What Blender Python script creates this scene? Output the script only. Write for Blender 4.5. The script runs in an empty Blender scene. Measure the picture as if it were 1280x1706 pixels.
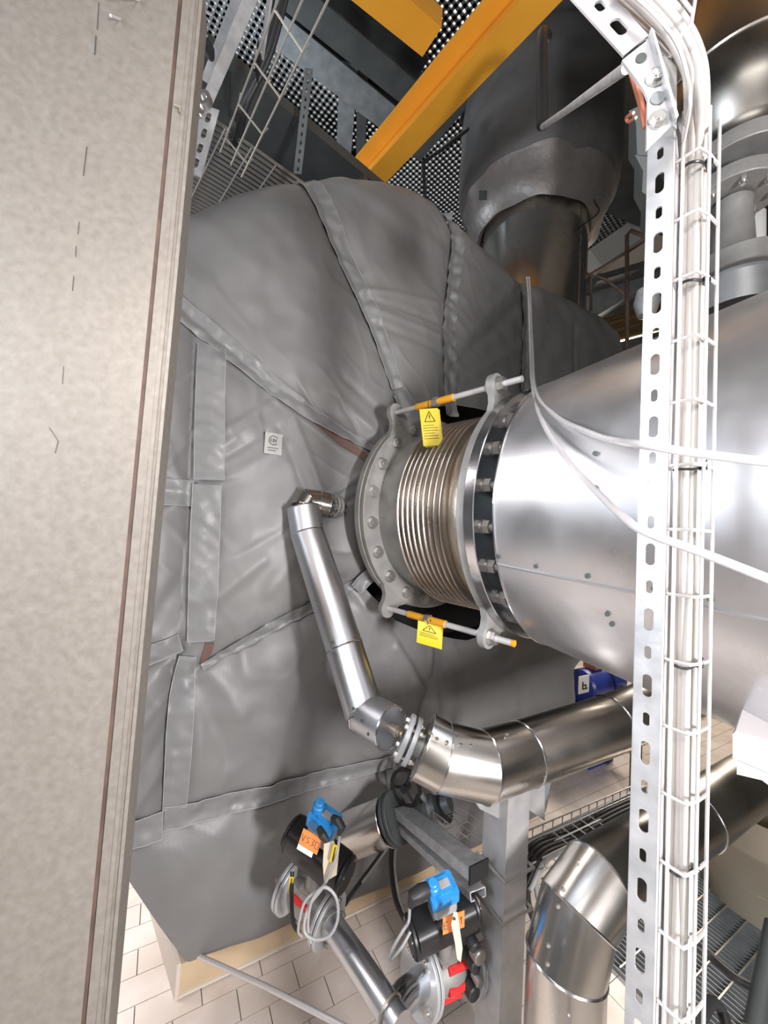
import bpy, math, random
import numpy as np
from mathutils import Vector, Matrix, noise
random.seed(7)
PI = math.pi
S = bpy.context.scene
COL = S.collection

# ------------------------------------------------------------------ camera
FPX = 650.0; EYE = 1.65
TH = math.radians(2.57); RO = math.radians(3.2)
F = np.array([0, math.cos(TH), math.sin(TH)]); R0 = np.array([1., 0, 0]); U0 = np.array([0, -math.sin(TH), math.cos(TH)])
RT = R0 * math.cos(RO) + U0 * math.sin(RO); UP = -R0 * math.sin(RO) + U0 * math.cos(RO)
CAM = np.array([0, 0, EYE])
cd = bpy.data.cameras.new('camera'); cam = bpy.data.objects.new('camera', cd); COL.objects.link(cam)
cam.matrix_world = Matrix(((RT[0], UP[0], -F[0], 0), (RT[1], UP[1], -F[1], 0), (RT[2], UP[2], -F[2], EYE), (0, 0, 0, 1)))
cd.sensor_fit = 'VERTICAL'; cd.sensor_height = 36; cd.lens = FPX / 1706 * 36; cd.clip_start = 0.02
S.camera = cam
# ------------------------------------------------------------------ world, lights, exposure
w = bpy.data.worlds.new('world'); S.world = w; w.use_nodes = True
w.node_tree.nodes['Background'].inputs[0].default_value = (.55, .6, .65, 1)
w.node_tree.nodes['Background'].inputs[1].default_value = .3
S.view_settings.view_transform = 'Standard'; S.view_settings.look = 'None'
S.view_settings.gamma = 1; S.view_settings.use_curve_mapping = False
S.view_settings.exposure = 0.42

def area(name, loc, target, sx, sy, power, color=(1, 1, 1)):
    l = bpy.data.lights.new(name, 'AREA'); l.shape = 'RECTANGLE'; l.size = sx; l.size_y = sy
    l.energy = power; l.color = color
    o = bpy.data.objects.new(name, l); COL.objects.link(o); o.location = loc
    o.rotation_euler = (Vector(target) - Vector(loc)).to_track_quat('-Z', 'Y').to_euler()
    return o
area('hall_lamp_key', (1.18, -.85, 1.45), (-.3, 1.4, 1.0), .22, .5, 64, (1.0, .96, .97))
area('hall_lamp_high', (.42, -.35, 3.3), (.1, 1.5, 1.2), 1.2, .3, 7, (1.0, .97, .95))
area('hall_lamp_left', (-1.9, -0.7, 2.2), (-.7, 1.4, 1.0), 1.2, .5, 46, (.82, .89, 1.0))
area('floor_fill_light', (-1.9, 1.7, 2.6), (-.95, 1.5, 0), .9, .9, 85, (1, .95, .95))  # unseen fill added to whiten the tiles at left
area('hall_lamp_right', (3.2, 4.7, 3.2), (1.8, 2.7, 0), 1.2, .4, 110, (1.0, .88, .74))
area('platform_lamp', (0.2, 3.2, 6.1), (0.2, 3.2, 0), 3.0, 3.0, 150, (1.0, .92, .86))
area('beam_fill_light', (-1.6, 2.9, 3.7), (.2, 2.8, 4.6), .8, .4, 20, (.85, .92, 1.0))  # unseen upward fill added for the beams and grating bars
area('fill_light_low', (-.1, -.4, 2.3), (.05, 1.4, 0), .8, .3, 11, (1.0, .95, .93))  # fill added to brighten the tiles round the valves

# ------------------------------------------------------------------ projection helpers (pixel of the photograph -> place in the hall)
def ray(x, y): return F + (x - 640) / FPX * RT - (y - 853) / FPX * UP
def P(x, y, d): return CAM + d * ray(x, y)
def Zp(x, y, z=0.): r = ray(x, y); return CAM + r * (z - EYE) / r[2]
def on(x, y, q, n):
    r = ray(x, y); return CAM + r * (np.dot(n, q - CAM) / np.dot(n, r))
def px(p):
    v = np.asarray(p) - CAM; d = v @ F
    return 640 + FPX * (v @ RT) / d, 853 - FPX * (v @ UP) / d, d
def A(*v): return np.array(v, float)
def nrm(v): v = np.asarray(v, float); return v / np.linalg.norm(v)
ZU = A(0, 0, 1)

# ------------------------------------------------------------------ materials
def mat(name, col, metal=0, rough=.5, col2=None, scale=8, detail=4, bump=0, bscale=60, lo=.35, hi=.65, stretch=None, rvar=0, coat=0, emit=0, trans=0, alpha=1, voro=False, spec=.5):
    m = bpy.data.materials.new(name); m.use_nodes = True; nt = m.node_tree; b = nt.nodes['Principled BSDF']
    b.inputs['Base Color'].default_value = (*col, 1); b.inputs['Metallic'].default_value = metal; b.inputs['Roughness'].default_value = rough
    b.inputs['Coat Weight'].default_value = coat; b.inputs['Transmission Weight'].default_value = trans; b.inputs['Alpha'].default_value = alpha
    b.inputs['Specular IOR Level'].default_value = spec
    if emit: b.inputs['Emission Color'].default_value = (*col, 1); b.inputs['Emission Strength'].default_value = emit
    if col2 or bump or rvar:
        tc = nt.nodes.new('ShaderNodeTexCoord'); mp = nt.nodes.new('ShaderNodeMapping'); nt.links.new(tc.outputs['Object'], mp.inputs[0])
        if stretch: mp.inputs['Scale'].default_value = stretch
        def ns(sc, v=False):
            if v:
                n = nt.nodes.new('ShaderNodeTexVoronoi'); n.inputs['Scale'].default_value = sc
                o = n.outputs['Color']
            else:
                n = nt.nodes.new('ShaderNodeTexNoise'); n.inputs['Scale'].default_value = sc; n.inputs['Detail'].default_value = detail; o = n.outputs[0]
            nt.links.new(mp.outputs[0], n.inputs['Vector']); return o
        if col2:
            r = nt.nodes.new('ShaderNodeValToRGB'); r.color_ramp.elements[0].position = lo; r.color_ramp.elements[1].position = hi
            r.color_ramp.elements[0].color = (*col, 1); r.color_ramp.elements[1].color = (*col2, 1)
            nt.links.new(ns(scale, voro), r.inputs[0]); nt.links.new(r.outputs[0], b.inputs['Base Color'])
        if rvar:
            mr = nt.nodes.new('ShaderNodeMapRange'); mr.inputs[1].default_value = .3; mr.inputs[2].default_value = .7
            mr.inputs[3].default_value = rough - rvar; mr.inputs[4].default_value = rough + rvar
            nt.links.new(ns(scale * 1.3), mr.inputs[0]); nt.links.new(mr.outputs[0], b.inputs['Roughness'])
        if bump:
            bp = nt.nodes.new('ShaderNodeBump'); bp.inputs['Strength'].default_value = bump; bp.inputs['Distance'].default_value = .004
            nt.links.new(ns(bscale), bp.inputs['Height']); nt.links.new(bp.outputs[0], b.inputs['Normal'])
    return m
M = {}
M['fabric'] = mat('insulation_fabric', (.155, .155, .155), 0, .47, (.185, .184, .18), 3, 5, .35, 14, rvar=.06)
M['strip'] = mat('strip_fabric', (.175, .177, .18), 0, .42, (.2, .2, .2), 4, 4, .4, 30)
M['hem'] = mat('hem', (.3, .3, .3), 0, .5)
M['red_lining'] = mat('red_lining', (.13, .075, .065), 0, .8)
M['galv_panel'] = mat('galvanised_panel', (.235, .21, .18), .35, .5, (.315, .285, .25), 70, 8, .06, 300, .25, .8, rvar=.06)
M['galv'] = mat('galvanised', (.5, .51, .52), .55, .42, (.66, .66, .67), 30, 5, .05, 200, rvar=.08)
M['galv_rust'] = mat('galvanised_stained', (.52, .5, .5), .45, .42, (.68, .66, .67), 18, 6, .05, 200, .3, .6, rvar=.08)
M['galv_col'] = mat('grey_column_steel', (.36, .36, .355), .4, .4, (.47, .46, .46), 14, 6, .05, 200, .3, .65, rvar=.08)
M['galv_dark'] = mat('galvanised_dark', (.17, .19, .2), .4, .5, (.24, .26, .27), 12, 4, .05, 100)
M['steel_dark'] = mat('painted_dark_steel', (.055, .062, .062), .2, .5, (.08, .088, .088), 6, 4)
M['wire'] = mat('zinc_wire', (.6, .585, .575), .35, .38)
M['wire_dark'] = mat('dull_wire', (.38, .37, .34), .6, .4)
M['flange'] = mat('cast_grey_flange', (.27, .265, .255), .35, .5, (.35, .345, .33), 14, 5, .15, 120, rvar=.08)
M['flange_lt'] = mat('light_flange', (.42, .43, .44), .4, .42, (.5, .51, .52), 14, 5, .1, 120)
M['machined'] = mat('machined_ring', (.68, .68, .7), 1, .2, (.5, .5, .52), 3, 3, rvar=.07)
M['bellows'] = mat('bellows_steel', (.62, .57, .52), 1, .3, (.5, .45, .4), 5, 4, rvar=.06)
M['weld'] = mat('tinted_sleeve', (.36, .3, .23), .8, .4, (.5, .44, .36), 9, 5, .3, 60)
M['bolt'] = mat('zinc_bolt', (.55, .54, .52), .9, .3)
M['nut_dull'] = mat('dull_nut', (.3, .28, .26), .7, .45)
M['alu'] = mat('aluminium_cladding', (.66, .67, .7), 1, .36, (.52, .53, .55), 2.2, 8, .08, 6, .3, .75, rvar=.09)
M['alu_worn'] = mat('worn_cladding', (.74, .75, .78), 1, .36, (.34, .33, .33), 3.2, 10, .05, 5, .48, .8, rvar=.12)
M['stainless'] = mat('stainless_cladding', (.72, .69, .65), 1, .24, (.6, .57, .53), 3, 5, .05, 7, rvar=.07)
M['stainless_dk'] = mat('dull_stainless', (.42, .4, .37), 1, .3, (.3, .28, .25), 3, 5, rvar=.08)
M['yellow'] = mat('crane_yellow', (.9, .42, .04), 0, .38, (.84, .38, .035), 5, 4)
M['yel_label'] = mat('yellow_label', (.64, .48, .02), 0, .45)
M['yel_tape'] = mat('orange_tape', (.72, .33, .02), 0, .4)
M['black'] = mat('black_plastic', (.012, .012, .013), 0, .4)
M['blackrub'] = mat('black_rubber', (.02, .021, .022), 0, .5)
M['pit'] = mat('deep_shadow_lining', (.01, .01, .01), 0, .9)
M['blue'] = mat('blue_plastic', (.03, .26, .62), 0, .35)
M['navy'] = mat('blue_paint', (.025, .05, .3), 0, .35)
M['grey_pl'] = mat('grey_plastic', (.36, .36, .36), 0, .4)
M['orange'] = mat('orange_card', (.85, .24, .06), 0, .55)
M['cream'] = mat('cream_card', (.66, .56, .42), 0, .6)
M['red'] = mat('red_cap', (.6, .03, .03), 0, .4)
M['white'] = mat('white_label', (.8, .8, .8), 0, .5)
M['cable'] = mat('pale_cable', (.43, .405, .375), 0, .45)
M['hose'] = mat('translucent_hose', (.74, .72, .73), 0, .25, trans=.35, alpha=.82)
M['copper'] = mat('copper', (.55, .2, .12), .6, .4)
M['rust'] = mat('rusty_bar', (.09, .06, .045), .3, .6, (.14, .09, .07), 20, 4)
M['tile'] = mat('floor_tile', (.56, .48, .42), 0, .3, (.66, .59, .54), 5, 5, .02, 60, rvar=.08)
nt_ = M['tile'].node_tree; gm_ = nt_.nodes.new('ShaderNodeNewGeometry')
for n_ in nt_.nodes:
    if n_.type == 'MAPPING': nt_.links.new(gm_.outputs['Position'], n_.inputs[0])
M['gold'] = mat('golden_steel', (.75, .52, .28), 1, .3)
M['grey_unit'] = mat('off_white_moulding', (.4, .38, .38), 0, .45)
M['grout'] = mat('grout', (.26, .23, .2), 0, .7)
M['plinth'] = mat('tan_plinth', (.5, .38, .24), 0, .45, (.58, .45, .3), 7, 5)
M['plinth_lt'] = mat('pale_plinth', (.62, .55, .47), 0, .5)
M['tan'] = mat('beige_vessel', (.33, .29, .22), .25, .4, (.38, .34, .27), 4, 4)
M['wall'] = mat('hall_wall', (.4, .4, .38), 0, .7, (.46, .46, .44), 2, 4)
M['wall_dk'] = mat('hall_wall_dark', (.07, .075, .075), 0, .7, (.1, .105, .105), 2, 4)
M['ceil'] = mat('hall_ceiling', (.75, .72, .68), 0, .8)
M['quilt'] = mat('quilt_fabric', (.10, .10, .10), 0, .5, (.135, .135, .135), 5, 5, .5, 26)
M['foil'] = mat('crumpled_foil', (.24, .23, .22), .3, .4, (.28, .26, .25), 14, 6, .8, 30)
M['lamp'] = mat('lamp_diffuser', (1, .95, .9), 0, .5, emit=9)

# ------------------------------------------------------------------ mesh builder
class MB:
    def __init__(s): s.v = []; s.f = []
    def add(s, vs, fs):
        o = len(s.v); s.v += [tuple(map(float, v)) for v in vs]; s.f += [tuple(i + o for i in f) for f in fs]; return s
    def box(s, c, ex, ey, ez, sx, sy, sz):
        c = np.asarray(c, float); ex, ey, ez = nrm(ex) * sx / 2, nrm(ey) * sy / 2, nrm(ez) * sz / 2
        vs = [c + i * ex + j * ey + k * ez for i in (-1, 1) for j in (-1, 1) for k in (-1, 1)]
        return s.add(vs, [(0, 1, 3, 2), (4, 6, 7, 5), (0, 4, 5, 1), (2, 3, 7, 6), (0, 2, 6, 4), (1, 5, 7, 3)])
    def bar(s, p, q, wd, ht, up=ZU):          # box bar from p to q; up = direction of its height
        p = np.asarray(p, float); q = np.asarray(q, float); d = q - p; e = np.cross(d, up); u = np.cross(e, d)
        return s.box((p + q) / 2, d, e, u, np.linalg.norm(d), wd, ht)
    def prism(s, pts, ext):
        pts = [np.asarray(p, float) for p in pts]; n = len(pts); ext = np.asarray(ext, float)
        vs = pts + [p + ext for p in pts]
        return s.add(vs, [tuple(range(n))[::-1], tuple(range(n, 2 * n))] + [(i, (i + 1) % n, (i + 1) % n + n, i + n) for i in range(n)])
    def tube(s, pts, r, n=10, cap=True, up=None):
        pts = [np.asarray(p, float) for p in pts]; N = len(pts)
        rs = r if hasattr(r, '__len__') else [r] * N
        T = []
        for i in range(N):
            T.append(nrm(pts[min(i + 1, N - 1)] - pts[max(i - 1, 0)]))
        ref = ZU if abs(T[0][2]) < .9 else A(1, 0, 0)
        e = nrm(np.cross(T[0], ref)); vs = []
        for i in range(N):
            e = nrm(e - T[i] * (e @ T[i])); b = np.cross(T[i], e)
            for k in range(n):
                a = 2 * PI * k / n; vs.append(pts[i] + rs[i] * (math.cos(a) * e + math.sin(a) * b))
        fs = [(i * n + k, i * n + (k + 1) % n, (i + 1) * n + (k + 1) % n, (i + 1) * n + k) for i in range(N - 1) for k in range(n)]
        if cap: fs += [tuple(range(n))[::-1], tuple((N - 1) * n + k for k in range(n))]
        return s.add(vs, fs)
    def lathe(s, o, ax, prof, n=32, closed=False):
        o = np.asarray(o, float); ax = nrm(ax); ref = ZU if abs(ax[2]) < .9 else A(1, 0, 0)
        e = nrm(np.cross(ax, ref)); b = np.cross(ax, e); vs = []
        for (t, r) in prof:
            for k in range(n):
                a = 2 * PI * k / n; vs.append(o + ax * t + max(r, 1e-5) * (math.cos(a) * e + math.sin(a) * b))
        m = len(prof)
        fs = [(i * n + k, i * n + (k + 1) % n, ((i + 1) % m) * n + (k + 1) % n, ((i + 1) % m) * n + k) for i in range(m if closed else m - 1) for k in range(n)]
        return s.add(vs, fs)
    def disc(s, o, ax, r, h, n=32, bev=0, hole=0):
        b = bev
        if hole: return s.lathe(o, ax, [(0, hole), (0, r - b), (b, r), (h - b, r), (h, r - b), (h, hole)], n, True)
        return s.lathe(o, ax, [(0, 0), (0, r - b), (b, r), (h - b, r), (h, r - b), (h, 0)], n)
    def hexa(s, o, ax, r, h): return s.disc(o, ax, r, h, 6)
    def build(s, name, m, parent=None, ang=35, kind=None):
        org = ORG.get(parent.name, A(0, 0, 0)) if parent else A(0, 0, 0)
        me = bpy.data.meshes.new(name)
        me.from_pydata([(x - org[0], y - org[1], z - org[2]) for x, y, z in s.v], [], s.f)
        me.materials.append(M[m]); me.shade_smooth()
        try: me.set_sharp_from_angle(angle=math.radians(ang))
        except Exception: pass
        o = bpy.data.objects.new(name, me); COL.objects.link(o)
        if parent: o.parent = parent
        ORG[o.name] = org
        if kind: o['kind'] = kind
        return o
ORG = {}
def thing(name, label, cat, loc, group=None):
    o = bpy.data.objects.new(name, None); COL.objects.link(o); o.empty_display_size = .05
    o.location = tuple(map(float, loc)); ORG[o.name] = np.asarray(loc, float)
    o['label'] = label; o['category'] = cat
    if group: o['group'] = group
    return o
def tag(o, label, cat, group=None):
    o['label'] = label; o['category'] = cat
    if group: o['group'] = group
    return o
def center(o):                                    # move a single-mesh thing's origin onto its own lowest point
    me = o.data; co = np.array([v.co for v in me.vertices]); c = co.mean(0); c[2] = co[:, 2].min()
    me.transform(Matrix.Translation(-Vector(c))); o.location = Vector(c); ORG[o.name] = c; return o
def solo(mb, name, m, label, cat, group=None, ang=35): return tag(center(mb.build(name, m, None, ang)), label, cat, group)
def smooth_path(pts, n=8):                        # Catmull-Rom through points
    p = [np.asarray(q, float) for q in pts]; p = [2 * p[0] - p[1]] + p + [2 * p[-1] - p[-2]]; out = []
    for i in range(1, len(p) - 2):
        for k in range(n):
            t = k / n
            out.append(.5 * ((2 * p[i]) + (-p[i - 1] + p[i + 1]) * t + (2 * p[i - 1] - 5 * p[i] + 4 * p[i + 1] - p[i + 2]) * t * t + (-p[i - 1] + 3 * p[i] - 3 * p[i + 1] + p[i + 2]) * t ** 3))
    out.append(p[-2]); return out
def slotted(mb, o, ex, ey, w_, L, slots, th):       # flat strip at o, width w_ along ex, length L along ey, with through slots (c, sw, sh)
    ex = nrm(ex); ey = nrm(ey); nz = np.cross(ex, ey) * th; slots = sorted(slots); edges = [0.] + [(slots[i][0] + slots[i + 1][0]) / 2 for i in range(len(slots) - 1)] + [L]
    for i, (c, sw, sh) in enumerate(slots):
        a, b = edges[i], edges[i + 1]; N = 16; inn = []; out = []
        for k in range(N):
            t = 2 * PI * (k + .5) / N; x, y = math.cos(t), math.sin(t)
            q = min(sw, sh) / 2
            ix, iy = x * q, y * q
            if sh > sw: iy += math.copysign((sh - sw) / 2, y)
            else: ix += math.copysign((sw - sh) / 2, x)
            inn.append((w_ / 2 + ix, c + iy))
        for k in range(N):
            ix, iy = inn[k][0] - w_ / 2, inn[k][1] - c
            hy = (b - c) if iy > 0 else (c - a)
            t = min(w_ / 2 / max(abs(ix), 1e-9), hy / max(abs(iy), 1e-9)); out.append([w_ / 2 + ix * t, c + iy * t])
        for quad in ((w_, b), (0, b), (0, a), (w_, a)):   # snap nearest to corner
            j = min(range(N), key=lambda k: (out[k][0] - quad[0]) ** 2 + (out[k][1] - quad[1]) ** 2); out[j] = list(quad)
        V = [o + ex * u + ey * v for u, v in inn] + [o + ex * u + ey * v for u, v in out]
        V2 = [p + nz for p in V]
        fs = [(k, (k + 1) % N, N + (k + 1) % N, N + k) for k in range(N)]
        mb.add(V + V2, fs + [tuple(2 * N + j for j in f[::-1]) for f in fs] + [(k, 2 * N + k, 2 * N + (k + 1) % N, (k + 1) % N) for k in range(N)])
    mb.box(o + ex * 0 + ey * L / 2 + nz / 2, ex, ey, nz, .0004, L, th); mb.box(o + ex * w_ + ey * L / 2 + nz / 2, ex, ey, nz, .0004, L, th)
    return mb

# directions of the hall
gA = A(math.cos(math.radians(29.3)), math.sin(math.radians(29.3)), 0)      # tile courses
gB = A(-gA[1], gA[0], 0)
aX = A(.6637, -.7480, 0)                                                  # axis of the exhaust duct, towards the camera's right
aS = A(-.7480, -.6637, 0)                                                  # its side that faces the camera
aB = -aS

# ================================================================== STRUCTURE
X0, X1, Y0, Y1, HC = -3.8, 5.2, -3.0, 7.0, 6.6
fl = MB().box((1, 2, -.06), (1, 0, 0), (0, 1, 0), ZU, X1 - X0, Y1 - Y0, .1).build('floor', 'grout', None, kind='structure')
# pit under the steel grating
tile_me = None
def in_frame(x, y, m=40): return -m < x < 1280 + m and -m < y < 1706 + m
cand = []
for r in range(-20, 60):
    for c in range(-30, 40):
        n0 = .08 + .1 * r; u0 = (.12 if r % 2 else .01) + .2 * c + .02
        p = gA * (u0 + .1) + gB * (n0 + .05)
        if p[1] < .6 or p[1] > 6.5 or p[0] < -3 or p[0] > 5: continue
        if p[0] > 1.0 and p[1] < 2.05 and p[0] - .6 * (p[1] - .9) > 1.12: continue       # the steel grating lies here
        a, b, d = px(p)
        if d > .3: cand.append((d, p, in_frame(a, b) and ((a < 900 and b > 1430) or (840 < a < 1075 and 1200 < b < 1480) or (a > 1140 and b > 1400))))
def tile_mb(c): return MB().add([c + gA * i * .0985 + gB * j * .0485 + ZU * k for k, s in ((-.006, 1), (.0, 1)) for i, j in ((-1, -1), (1, -1), (1, 1), (-1, 1))],
                                [(4, 5, 6, 7), (0, 1, 5, 4), (1, 2, 6, 5), (2, 3, 7, 6), (3, 0, 4, 7)])
vis = sorted([q for q in cand if q[2]], key=lambda q: q[0])
rest = MB()
for i, (d, p, v) in enumerate(vis):
    if i < 300:
        if tile_me is None:
            o = tile_mb(A(0, 0, 0)).build('tile', 'tile', fl); tile_me = o.data
        else:
            o = bpy.data.objects.new('tile', tile_me); COL.objects.link(o); o.parent = fl
        o.location = (p[0], p[1], 0)
    else: q = tile_mb(p); rest.add(q.v, q.f)
for d, p, v in cand:
    if not v: q = tile_mb(p); rest.add(q.v, q.f)
rest.build('tile_field', 'tile', fl, kind='stuff')

def wallbox(name, c, sx, sy, sz, m): return MB().box(c, (1, 0, 0), (0, 1, 0), ZU, sx, sy, sz).build(name, m, None, kind='structure')
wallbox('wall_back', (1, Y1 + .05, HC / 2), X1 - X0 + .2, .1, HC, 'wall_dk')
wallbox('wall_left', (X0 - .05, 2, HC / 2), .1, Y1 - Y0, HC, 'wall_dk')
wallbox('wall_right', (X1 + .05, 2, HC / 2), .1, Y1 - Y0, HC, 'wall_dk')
wallbox('wall_front', (1, Y0 - .05, HC / 2), X1 - X0 + .2, .1, HC, 'wall')
wallbox('ceiling', (1, 2, HC + .05), X1 - X0 + .2, Y1 - Y0 + .2, .1, 'ceil')

# ================================================================== INSULATED CASING
Q0 = P(310, 1600, 1.335)
nP = A(gA[1], -gA[0], 0)                                  # faces the camera
C1 = P(727, 855, 1.67)
tH = np.dot(nP, Q0 - C1) / np.dot(nP, aX); H0 = C1 + aX * tH
def pl(x, y):
    p = on(x, y, Q0, nP); return np.array([(p - Q0) @ gA, p[2]])
def W(t, h, o=0.): return Q0 * A(1, 1, 0) + gA * t + ZU * h + nP * o
hc = np.array([(H0 - Q0) @ gA, H0[2]])
outline_px = [(310, 1600), (205, 1450), (140, 1360), (100, 1200), (85, 1000), (90, 800), (120, 640), (200, 440), (310, 345), (400, 306), (500, 283), (570, 279), (640, 288), (700, 307), (740, 338), (800, 396), (870, 457),
              (950, 490), (1005, 520), (1032, 545), (1060, 640), (1070, 800), (1050, 960), (985, 1090), (962, 1120), (960, 1190), (925, 1275), (905, 1350), (800, 1403), (700, 1447), (520, 1522), (400, 1566)]
outl = np.array([pl(*p) for p in outline_px])
NA, NR = 640, 110
th = np.linspace(0, 2 * PI, NA, endpoint=False)
def raycast(poly, c, a):
    d = np.array([math.cos(a), math.sin(a)]); best = None
    for i in range(len(poly)):
        p, q = poly[i] - c, poly[(i + 1) % len(poly)] - c; e = q - p; den = d[0] * e[1] - d[1] * e[0]
        if abs(den) < 1e-12: continue
        t = (p[0] * e[1] - p[1] * e[0]) / den; u = (p[0] * d[1] - p[1] * d[0]) / den
        if t > 0 and -1e-9 <= u <= 1 + 1e-9 and (best is None or t > best): best = t
    return best
Ro = np.array([raycast(outl, hc, a) for a in th])
# light rounding of the upper outline only
def seam(pts): return [pl(*p) for p in pts]
SEAMS = [seam([(200, 430), (300, 515), (350, 562), (440, 640), (560, 718), (625, 765)]), seam([(510, 280), (545, 385), (590, 490), (640, 625), (655, 700)]),
         seam([(752, 345), (755, 410), (745, 500), (737, 600), (735, 700)]), seam([(872, 455), (872, 560), (866, 660)]),
         seam([(325, 560), (315, 800), (300, 1075), (288, 1110), (272, 1350)]), seam([(150, 815), (320, 822)]), seam([(140, 1110), (235, 1105), (302, 1082)]),
         seam([(325, 1112), (450, 1045), (520, 1005), (600, 955)]), seam([(120, 1400), (210, 1385), (400, 1330), (520, 1298), (655, 1270), (960, 1195)]),
         seam([(716, 1030), (716, 1100), (690, 1215)])]
SEG = np.array([[*s[i], *s[i + 1]] for s in SEAMS for i in range(len(s) - 1)])
def segdist(t, h, seg=SEG):
    t = np.asarray(t)[..., None]; h = np.asarray(h)[..., None]
    dx, dy = seg[:, 2] - seg[:, 0], seg[:, 3] - seg[:, 1]; L2 = dx * dx + dy * dy
    u = np.clip(((t - seg[:, 0]) * dx + (h - seg[:, 1]) * dy) / L2, 0, 1)
    return np.sqrt((t - seg[:, 0] - u * dx) ** 2 + (h - seg[:, 1] - u * dy) ** 2).min(-1)
OSEG = np.array([[*outl[i], *outl[(i + 1) % len(outl)]] for i in range(len(outl))])
# single creases: (px from, px to, width m, height m)
CR = [((598, 488), (722, 512), .012, .010), ((606, 505), (725, 545), .011, -.010), ((608, 520), (722, 566), .012, .010), ((616, 546), (718, 592), .013, -.008), ((560, 300), (720, 420), .05, .014), ((530, 330), (600, 470), .03, -.012),
      ((378, 720), (455, 672), .014, .008), ((372, 765), (440, 725), .012, -.007), ((372, 745), (425, 705), .012, .007), ((372, 800), (470, 745), .02, .006), ((460, 720), (500, 830), .015, -.008), ((480, 700), (520, 820), .015, .008),
      ((500, 850), (590, 790), .014, .009), ((540, 850), (600, 815), .012, -.008), ((360, 990), (430, 930), .025, .010), ((365, 940), (470, 880), .02, -.006), ((440, 980), (500, 900), .03, .010),
      ((330, 1140), (380, 1260), .03, -.012), ((345, 1110), (400, 1180), .025, .010), ((450, 1290), (480, 1160), .03, .008), ((240, 1200), (285, 1150), .015, .007), ((230, 1290), (285, 1200), .02, -.008), ((225, 1340), (290, 1250), .014, .008),
      ((270, 780), (310, 740), .015, .008), ((250, 1040), (300, 960), .02, -.006), ((255, 1090), (310, 1040), .012, .007), ((330, 540), (370, 610), .012, .008), ((620, 700), (560, 640), .02, -.008), ((600, 720), (540, 660), .02, .008),
      ((640, 1040), (700, 1130), .02, -.02), ((600, 990), (680, 1120), .025, .016), ((560, 960), (640, 1060), .02, -.014), ((700, 1050), (720, 1180), .02, .012), ((900, 480), (850, 640), .04, .005), ((920, 500), (890, 620), .04, -.004), ((948, 545), (946, 640), .008, -.02),
      ((760, 600), (870, 500), .03, -.010), ((770, 560), (860, 470), .03, .008), ((760, 640), (860, 580), .03, .008), ((300, 350), (420, 460), .05, .012), ((330, 430), (420, 560), .05, -.008), ((420, 400), (560, 600), .08, .012),
      ((260, 1400), (330, 1560), .05, .008), ((350, 1390), (440, 1540), .06, .008), ((740, 1080), (760, 1330), .06, .012), ((760, 1200), (920, 1170), .03, -.01), ((380, 1180), (520, 1250), .05, .012)]
CS = [(pl(*a), pl(*b), w_, h_) for a, b, w_, h_ in CR]
def fbm(t, h, s, seed):
    return np.array([noise.noise((float(a) * s, float(b) * s, seed)) for a, b in zip(np.ravel(t), np.ravel(h))]).reshape(np.shape(t))
def height(t, h):
    t = np.asarray(t, float); h = np.asarray(h, float)
    d = segdist(t, h); e = segdist(t, h, OSEG)
    r = np.hypot(t - hc[0], h - hc[1]); cone = .075 * np.clip(1 - (r - .36) / .75, 0, 1) ** 1.4
    f = cone + .042 * (1 - np.exp(-d / .05)) - (.03 + .07 / (1 + np.exp(-(h - .75) / .08))) * np.exp(-e / .05)
    nz = fbm(t, h, 4.5, 1.3); f += .010 * nz * np.minimum(1, d / .06) + .006 * fbm(t, h, 11, 5.1) * np.minimum(1, d / .04)
    rid = 1 - np.abs(fbm(t * 1.6 + h, h - .4 * t, 5, 9.)) * 4; f += .007 * np.clip(rid, 0, 1) ** 2 * np.exp(-d / .14)
    for a, b, w_, h_ in CS:
        sg = np.array([[*a, *b]]); dd = segdist(t, h, sg); f += .8 * h_ * np.exp(-(dd / w_) ** 2)
    return f
hole_px = [(640, 700), (613, 750), (604, 790), (592, 830), (590, 880), (598, 925), (585, 962), (600, 985), (640, 1025), (700, 1050), (760, 1060), (840, 1040), (900, 950), (920, 860), (900, 760), (840, 700), (740, 680)]
hole = np.array([pl(*p) for p in hole_px]) 
Ri = np.array([raycast(hole, hc, a) for a in th])
rr = np.linspace(0, 1, NR)
RR = Ri[None, :] + (Ro - Ri)[None, :] * rr[:, None]
TT = hc[0] + RR * np.cos(th)[None]; HH = hc[1] + RR * np.sin(th)[None]
OF = height(TT, HH)
casing = thing('insulated_casing', 'huge machine casing wrapped in grey padded insulation mats around the bellows joint', 'insulated machine', W(hc[0], Q0[2] - .0, -.5))
def region(t, h):
    x, y, _ = px(W(t, h))
    if y > 1380 - (x - 210) * .25: return 8 if x < 655 else 9
    xv = np.interp(y, [500, 560, 800, 1075, 1110, 1350], [330, 325, 315, 300, 288, 272])
    ys1 = np.interp(x, [0, 200, 300, 350, 440, 560, 625], [280, 430, 515, 562, 640, 718, 765])
    if x < xv and y > ys1: return 5 if y < 822 else (6 if y < 1108 - .15 * (x - 235) else 7)
    if x < 650 and y < ys1 and x < np.interp(y, [280, 385, 490, 625, 700], [510, 545, 590, 640, 655]): return 0
    if y < 860:
        if y < ys1 or x > 650:
            if x < np.interp(y, [345, 410, 500, 600, 700], [752, 755, 745, 737, 735]): return 1
            if x < 872: return 2
            return 3
    if x < 700 and y < np.interp(x, [325, 450, 520, 600, 640], [1112, 1045, 1005, 955, 930]): return 4
    return 10 if x < np.interp(y, [1030, 1100, 1215], [716, 716, 690]) else 11
pts3 = Q0 * A(1, 1, 0) + gA * TT[..., None] + ZU * HH[..., None] + nP * OF[..., None]
groups = {}
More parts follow.
